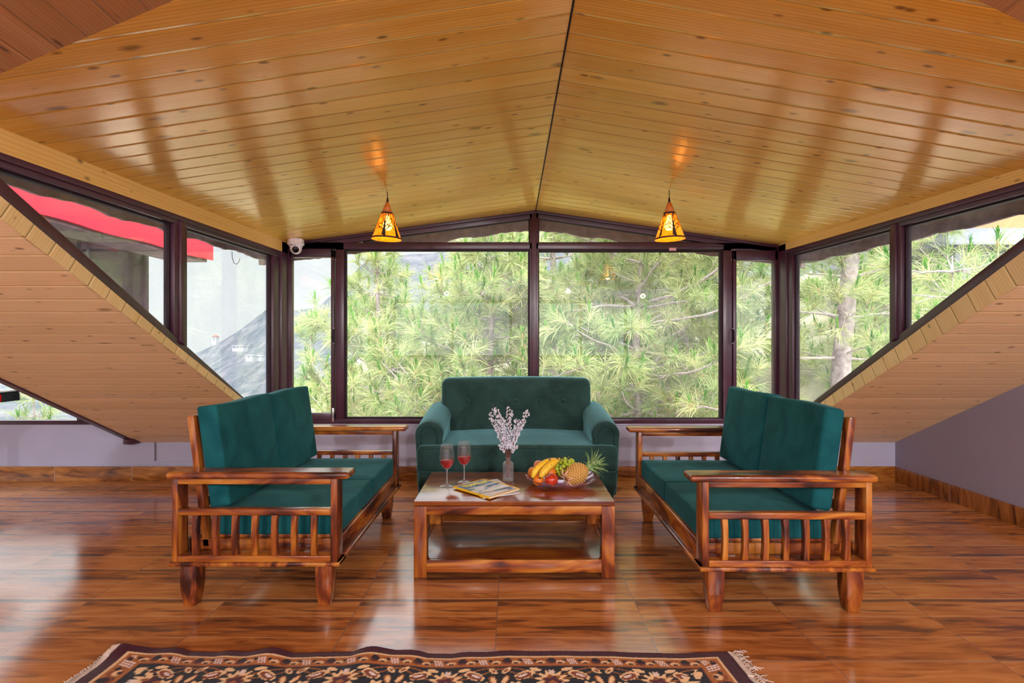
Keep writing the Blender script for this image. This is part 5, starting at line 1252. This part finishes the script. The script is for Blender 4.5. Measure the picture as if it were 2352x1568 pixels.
def ribbons(P, Dv, L, Wd, tint, droop, nseg=2, seed=0):
    """P,Dv (n,3) start and direction, L (n,), bent ribbons"""
    r = np.random.RandomState(seed); n = len(P); D = Dv / np.linalg.norm(Dv, axis=1, keepdims=True)
    rv = r.normal(size=(n, 3)); S = np.cross(D, rv); S /= np.maximum(1e-6, np.linalg.norm(S, axis=1, keepdims=True)); S *= Wd[:, None] / 2
    pts = [P]; d = D.copy(); p = P.copy()
    for k in range(nseg):
        p = p + d * (L / nseg)[:, None]; pts.append(p); d = d + np.array([0, 0, -1.0]) * droop[:, None]; d /= np.linalg.norm(d, axis=1, keepdims=True)
    V = []
    for k, q in enumerate(pts):
        f = 1.0 if k < nseg else 0.35; V += [q - S * f, q + S * f]
    V = np.stack(V, 1).reshape(-1, 3); m = 2 * (nseg + 1); b = (np.arange(n) * m)[:, None]
    Q = np.concatenate([b + np.array([2 * k, 2 * k + 1, 2 * k + 3, 2 * k + 2]) for k in range(nseg)], 0)
    return V, Q, np.repeat(tint, m)
def ribbon_object(name, data, mat, parent):
    V, Q, T = data; me = np_mesh(name, V, Q); a = me.attributes.new('tint', 'FLOAT', 'POINT'); a.data.foreach_set('value', T.astype(np.float32)); o = link_mesh(name, me, mat, parent); o['kind'] = 'stuff'; return o
def crown_tufts(tufts, parent, origin, seed, nn=52, Ln=0.26, wn=0.0068, candle=0.6):
    r = np.random.RandomState(seed); P = np.array([t[0] for t in tufts]); A = np.array([t[1] for t in tufts]); A /= np.linalg.norm(A, axis=1, keepdims=True); n = len(P)
    rep = lambda x: np.repeat(x, nn, 0)
    a = rep(A); th = r.uniform(0.15, 1.25, n * nn); rv = r.normal(size=(n * nn, 3)); pr = np.cross(a, rv); pr /= np.linalg.norm(pr, axis=1, keepdims=True)
    d = a * np.cos(th)[:, None] + pr * np.sin(th)[:, None]; st = rep(P) - a * r.uniform(0, 0.12, n * nn)[:, None]
    L = Ln * r.uniform(0.7, 1.15, n * nn); base = np.repeat(r.uniform(0.15, 0.85, n), nn); tint = np.clip(base + r.normal(0, .16, n * nn), 0, 1)
    ribbon_object('needles', ribbons(st - origin, d, L, np.full(n * nn, wn), tint, r.uniform(0.25, 0.6, n * nn), 2, seed), M['needle'], parent)
    idx = np.where(r.rand(n) < candle)[0]; mc = 26; k = len(idx); up = A[idx] * 0.35 + np.array([0, 0, 1.0]); up /= np.linalg.norm(up, axis=1, keepdims=True)
    u = np.repeat(up, mc, 0); rv = r.normal(size=(k * mc, 3)); d = u + rv * 0.20; hgt = np.repeat(r.uniform(.07, .17, k), mc)
    st = np.repeat(P[idx], mc, 0) + u * (r.uniform(0.02, 0.9, k * mc) * hgt)[:, None]
    tint = np.clip(np.repeat(r.uniform(0.1, .9, k), mc) + r.normal(0, .15, k * mc), 0, 1)
    ribbon_object('fresh_shoots', ribbons(st - origin, d, np.full(k * mc, 0.075), np.full(k * mc, 0.013), tint, np.full(k * mc, -0.1), 1, seed + 1), M['candle'], parent)
    return [(P[i], up[j]) for j, i in enumerate(idx)]
def pine(x, y, zb, zt, R, label, seed, zlow=None, trunk_r=0.12, wh=0.36, per=5, prof=None, lean=(0, 0), nn=48, wn=0.0068, tuft_every=0.125, ymin=5.6):
    r = random.Random(seed); o = empty('pine_tree', (x, y, zb)); tag(o, label, 'tree', None); org = Vector((x, y, zb))
    H_ = zt - zb
    ax = lambda z: Vector((x + lean[0] * (z - zb) / H_ + 0.05 * math.sin(z * 1.3 + seed), y + lean[1] * (z - zb) / H_ + 0.05 * math.cos(z * 1.1), z))
    zs = [zb + H_ * k / 14 for k in range(15)]
    MB().tube([ax(z) - org for z in zs], [trunk_r * (1 - 0.85 * (k / 14) ** 1.3) for k in range(15)], 12).build('trunk', M['bark'], o, smooth=True)
    tufts = []; z = zlow if zlow is not None else zb + 0.3; nb = 0
    while z < zt and nb < 95:
        q = (z - zb) / H_; Rz = R * (prof(q) if prof else math.sin(PI * min(1, 0.25 + 0.75 * q)) ** 0.7)
        a0 = r.uniform(0, 2 * PI)
        for k in range(per):
            if nb >= 95: break
            a = a0 + 2 * PI * k / per + r.uniform(-.3, .3); L = Rz * r.uniform(0.65, 1.15)
            if L < 0.15: L = 0.15
            d = Vector((math.cos(a), math.sin(a), 0)); p0 = ax(z); p = p0.copy(); pts = [p.copy()]; n = 9; el = r.uniform(-0.15, 0.25); az = a
            ok = True
            for i in range(n):
                el += r.uniform(-0.16, 0.26); el = max(-0.5, min(0.9, el)); az += r.uniform(-.28, .28)
                p = p + Vector((math.cos(az) * math.cos(el), math.sin(az) * math.cos(el), math.sin(el))) * (L / n)
                if p.y < ymin: p.y = ymin + 0.02
                pts.append(p.copy())
            mb = MB(); r0 = min(trunk_r * .4, 0.007 + 0.009 * L); mb.tube([q_ - org for q_ in pts], [r0 * (1 - 0.75 * i / n) for i in range(n + 1)], 6)
            tufts.append((tuple(pts[-1]), tuple(pts[-1] - pts[-3] + Vector((0, 0, .05)))))
            m_ = int(L / tuft_every)
            for j in range(m_):
                u = 0.22 + 0.78 * (j + r.random()) / m_; i = min(n - 1, int(u * n)); b = pts[i].lerp(pts[i + 1], u * n - i); tl = r.uniform(0.12, 0.42) * (1.2 - .5 * u)
                td = (pts[i + 1] - pts[i]).normalized() * 0.7 + Vector((r.gauss(0, .7), r.gauss(0, .7), r.gauss(0.15, .45))); td.normalize(); mid = b + td * tl * .55 + Vector((0, 0, -.01)); e = b + td * tl + Vector((0, 0, tl * 0.22))
                if e.y < ymin: continue
                mb.tube([b - org, mid - org, e - org], [0.0045, 0.0038, 0.003], 5); tufts.append((tuple(e), tuple(e - mid)))
            mb.build('branch', M['bark2'], o, smooth=True); nb += 1
        z += wh * r.uniform(0.8, 1.2)
    buds = crown_tufts(tufts, o, np.array([x, y, zb]), seed, nn=nn, wn=wn)
    mb = MB()
    for (P_, u_) in buds[:400]:
        P_ = Vector(P_) - org; u_ = Vector(u_); mb.tube([P_ - u_ * .02, P_ + u_ * 0.035], [0.010, 0.005], 5)
    bo = mb.build('buds', M['bud'], o, smooth=True); bo['kind'] = 'stuff'
    return o
full = lambda q: min(1, 0.55 + 0.9 * q) if q < .5 else max(0.12, 1.35 * (1 - q) ** 0.75)
pine(-2.15, 8.5, -3.2, 2.80, 2.3, 'slender bright pine at the left edge of the big window against the sky', 21, -1.6, 0.10, 0.33, 5, lambda q: max(0.10, 1.45 * (1 - q) ** 0.85) if q > .3 else 1)
pine(-0.35, 7.6, -3.5, 3.3, 2.1, 'dense long-needled pine behind the left half of the big window', 31, -1.3, 0.09, 0.31, 6, full)
pine(1.95, 7.9, -3.5, 3.35, 2.2, 'dense long-needled pine behind the right half of the big window', 41, -1.2, 0.09, 0.31, 6, lambda q: 1.0 if q < .8 else .6, )
pine(0.9, 10.8, -3.0, 4.3, 2.8, 'paler pine filling the gap behind the central window post', 51, -1.4, 0.16, 0.42, 5, lambda q: 1.0 if q < .7 else .6, nn=36, wn=0.008)
pine(4.60, 7.15, -2.6, 7.0, 1.9, 'pine with a thick scaly trunk seen through the right side window', 61, 0.9, 0.155, 0.5, 4, lambda q: 0.8)
pine(3.55, 10.6, -1.6, 4.4, 2.0, 'pine with a bare lower trunk low in the right part of the big window', 71, 0.55, 0.115, 0.40, 5, lambda q: .95, nn=36, wn=0.008)
pine(4.55, 11.9, -1.0, 4.9, 2.0, 'thin-trunked pine just right of the bare trunk, farther back', 81, 0.6, 0.085, 0.45, 5, lambda q: .95, nn=36, wn=0.008)
pine(7.0, 9.6, -1.2, 5.0, 2.0, 'pine behind the right side window beyond the thick trunk', 91, 0.0, 0.12, 0.42, 5, lambda q: .95, nn=36, wn=0.006)
pine(3.75, 4.45, -2.6, 1.85, 0.5, 'small dark pine close to the glass low in the right side window', 101, 0.7, 0.03, 0.2, 4, lambda q: .9, nn=50, wn=0.0045, tuft_every=.16, ymin=3.4)
pine(-5.9, 6.4, -2.2, 0.62, 0.52, 'young pine in the lower left window below the sloping boards', 111, -0.6, 0.035, 0.22, 4, lambda q: 1.15 - q, nn=34, tuft_every=.2)
pine(-3.1, 11.6, -3.6, 2.2, 2.2, 'hazier pine low behind the narrow left casement', 121, -2.0, 0.10, 0.36, 5, full, nn=46, wn=0.008)
pine(-0.9, 12.5, -3.6, 3.6, 2.4, 'farther pine between the two dense front pines, mostly hidden', 131, -1.8, 0.12, 0.4, 5, full, nn=46, wn=0.008)
pine(2.6, 12.8, -3.0, 4.6, 2.4, 'farther pine seen through gaps right of the central window post', 141, -1.4, 0.12, 0.4, 5, full, nn=46, wn=0.008)
# ground close by, rising to the right
def terrain(name, xs, ys, zf, mat, label, cat):
    X, Y = np.meshgrid(xs, ys, indexing='ij'); Z = zf(X, Y); nx, ny = X.shape; I = np.arange(nx * ny).reshape(nx, ny)
    q = np.stack([I[:-1, :-1], I[1:, :-1], I[1:, 1:], I[:-1, 1:]], -1).reshape(-1, 4); me = np_mesh(name, np.stack([X, Y, Z], -1).reshape(-1, 3), q); o = link_mesh(name, me, mat, None, True); tag(o, label, cat); return o
M['slopeground'] = simple('dry_forest_floor', (0.27, 0.235, 0.165), 0.95, noise=0.4, nscale=1.2, bump=0.5, bscale=6)
terrain('hillside_ground', np.linspace(-14, 26, 60), np.linspace(5.2, 60, 60), lambda X, Y: -4.6 + 0.60 * np.clip(X, -6, 12) * np.exp(-np.maximum(0, Y - 14) / 40) + 0.12 * Y + 0.15 * np.sin(X * 1.7) * np.cos(Y * 1.3), M['slopeground'], 'dry brown forest floor rising to the right behind the pines', 'ground')
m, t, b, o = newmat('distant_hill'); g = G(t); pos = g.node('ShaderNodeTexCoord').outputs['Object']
f = g.noise(pos, 0.09, 8, 0.75, 0.5); t.links.new(g.ramp(f, [(0.38, (0.055, 0.065, 0.078)), (0.5, (0.085, 0.09, 0.105)), (0.62, (0.13, 0.125, 0.135))]), b.inputs['Base Color']); b.inputs['Roughness'].default_value = 1; b.inputs['Specular IOR Level'].default_value = 0  # grey-blue of distance haze is put into the hill's base colour
kp = [(-400, 700), (0, 800), (300, 836), (440, 812), (500, 790), (545, 762), (600, 722), (632, 695), (675, 712), (730, 705), (790, 650), (840, 602), (880, 590), (1000, 580), (1100, 532), (1300, 480), (1700, 430), (2300, 380), (2900, 380)]
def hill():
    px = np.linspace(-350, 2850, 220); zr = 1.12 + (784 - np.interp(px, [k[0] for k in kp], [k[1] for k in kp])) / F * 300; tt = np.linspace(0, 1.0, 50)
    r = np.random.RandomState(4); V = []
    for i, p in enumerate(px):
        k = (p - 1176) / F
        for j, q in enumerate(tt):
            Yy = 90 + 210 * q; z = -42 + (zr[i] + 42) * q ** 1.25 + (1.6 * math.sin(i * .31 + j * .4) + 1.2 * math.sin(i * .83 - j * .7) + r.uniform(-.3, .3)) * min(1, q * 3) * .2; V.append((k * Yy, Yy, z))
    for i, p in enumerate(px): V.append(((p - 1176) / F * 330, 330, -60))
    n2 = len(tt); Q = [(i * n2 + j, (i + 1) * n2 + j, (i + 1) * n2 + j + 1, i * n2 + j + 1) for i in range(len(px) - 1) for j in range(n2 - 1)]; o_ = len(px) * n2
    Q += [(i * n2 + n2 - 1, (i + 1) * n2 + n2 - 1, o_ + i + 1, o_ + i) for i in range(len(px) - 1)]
    me = np_mesh('distant_hill', V, Q); tag(link_mesh('distant_hill', me, m, None, True), 'pale haze-tinted hill rising to the right beyond the valley', 'hill')
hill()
hw = simple('far_white_wall', (0.30, 0.30, 0.33), 0.8); hr = simple('far_red_roof', (0.28, 0.06, 0.05), 0.8); hd_ = simple('far_dark_opening', (0.12, 0.13, 0.16), 0.8)
def house(px, py, Y, w_, h_, label, roof=None, d=6, nwin=2):
    x = (px - 1176) / F * Y; z = 1.12 + (784 - py) / F * Y; t = empty('distant_house', (x, Y, z)); tag(t, label, 'house')
    MB().box(-w_ / 2, -d / 2, -1.2, w_ / 2, d / 2, h_).build('walls', hw, t)
    if roof: MB().add([(-w_ * .6, -d * .6, h_), (w_ * .6, -d * .6, h_), (w_ * .6, d * .6, h_), (-w_ * .6, d * .6, h_), (0, 0, h_ + w_ * .55)], [(0, 1, 4), (1, 2, 4), (2, 3, 4), (3, 0, 4), (3, 2, 1, 0)]).build('roof', hr, t)
    else: MB().box(-w_ * .55, -d * .55, h_, w_ * .55, d * .55, h_ + .3).build('roof', hw, t)
    for k in range(nwin):
        xx = -w_ / 2 + w_ * (k + .5) / nwin; MB().box(xx - w_ * .09, -d / 2 - .1, h_ * .35, xx + w_ * .09, -d / 2 + .05, h_ * .8).build('window', hd_, t)
house(495, 786, 232, 1.9, 2.6, 'tiny white tower with a red pointed roof on the far hill, left side window', True, 2.4, 1)
house(552, 800, 215, 4.6, 0.9, 'long white house with dark openings on the far hillside, upper one', None, 4, 3)
house(576, 822, 200, 2.6, 0.9, 'small white house low on the far hillside, left of the pair', None, 3, 1)
house(598, 822, 203, 2.2, 0.7, 'smallest white house low on the far hillside, right of the pair', None, 3, 1)
# neighbour building right
nbt = empty('neighbour_building', (9.2, 10.0, 0)); tag(nbt, 'orange and lavender neighbouring building glimpsed at the top of the right side window', 'building')
ow = simple('orange_wall', (0.50, 0.21, 0.09), 0.7); lw = simple('lavender_wall', (0.26, 0.27, 0.36), 0.7)
MB().box(-.6, 0, 3.2, 3.5, 3.5, 4.8).build('upper_wall', ow, nbt); MB().box(-1.2, -.5, 2.9, 3.8, 3.8, 3.2).build('roof_edge', lw, nbt); MB().box(-.3, .2, -3, 3.4, 3.4, 2.9).build('lower_wall', lw, nbt); MB().box(-.9, -.3, -3, -.7, -.1, 2.9).build('column', lw, nbt)

# loose cable loop under the eave outside the left window
cb = empty('cable', (-1.93, 3.62, 1.71)); tag(cb, 'thin dark cable looping below the eave outside the left side window', 'cable')
MB().tube([(0, -0.05, 0.03), (0, -0.045, -0.01), (0, -0.025, -0.045), (0, 0.01, -0.05), (0, 0.04, -0.03), (0, 0.055, 0.0)], 0.002, 6).build('loop', M['bead'], cb, smooth=True)
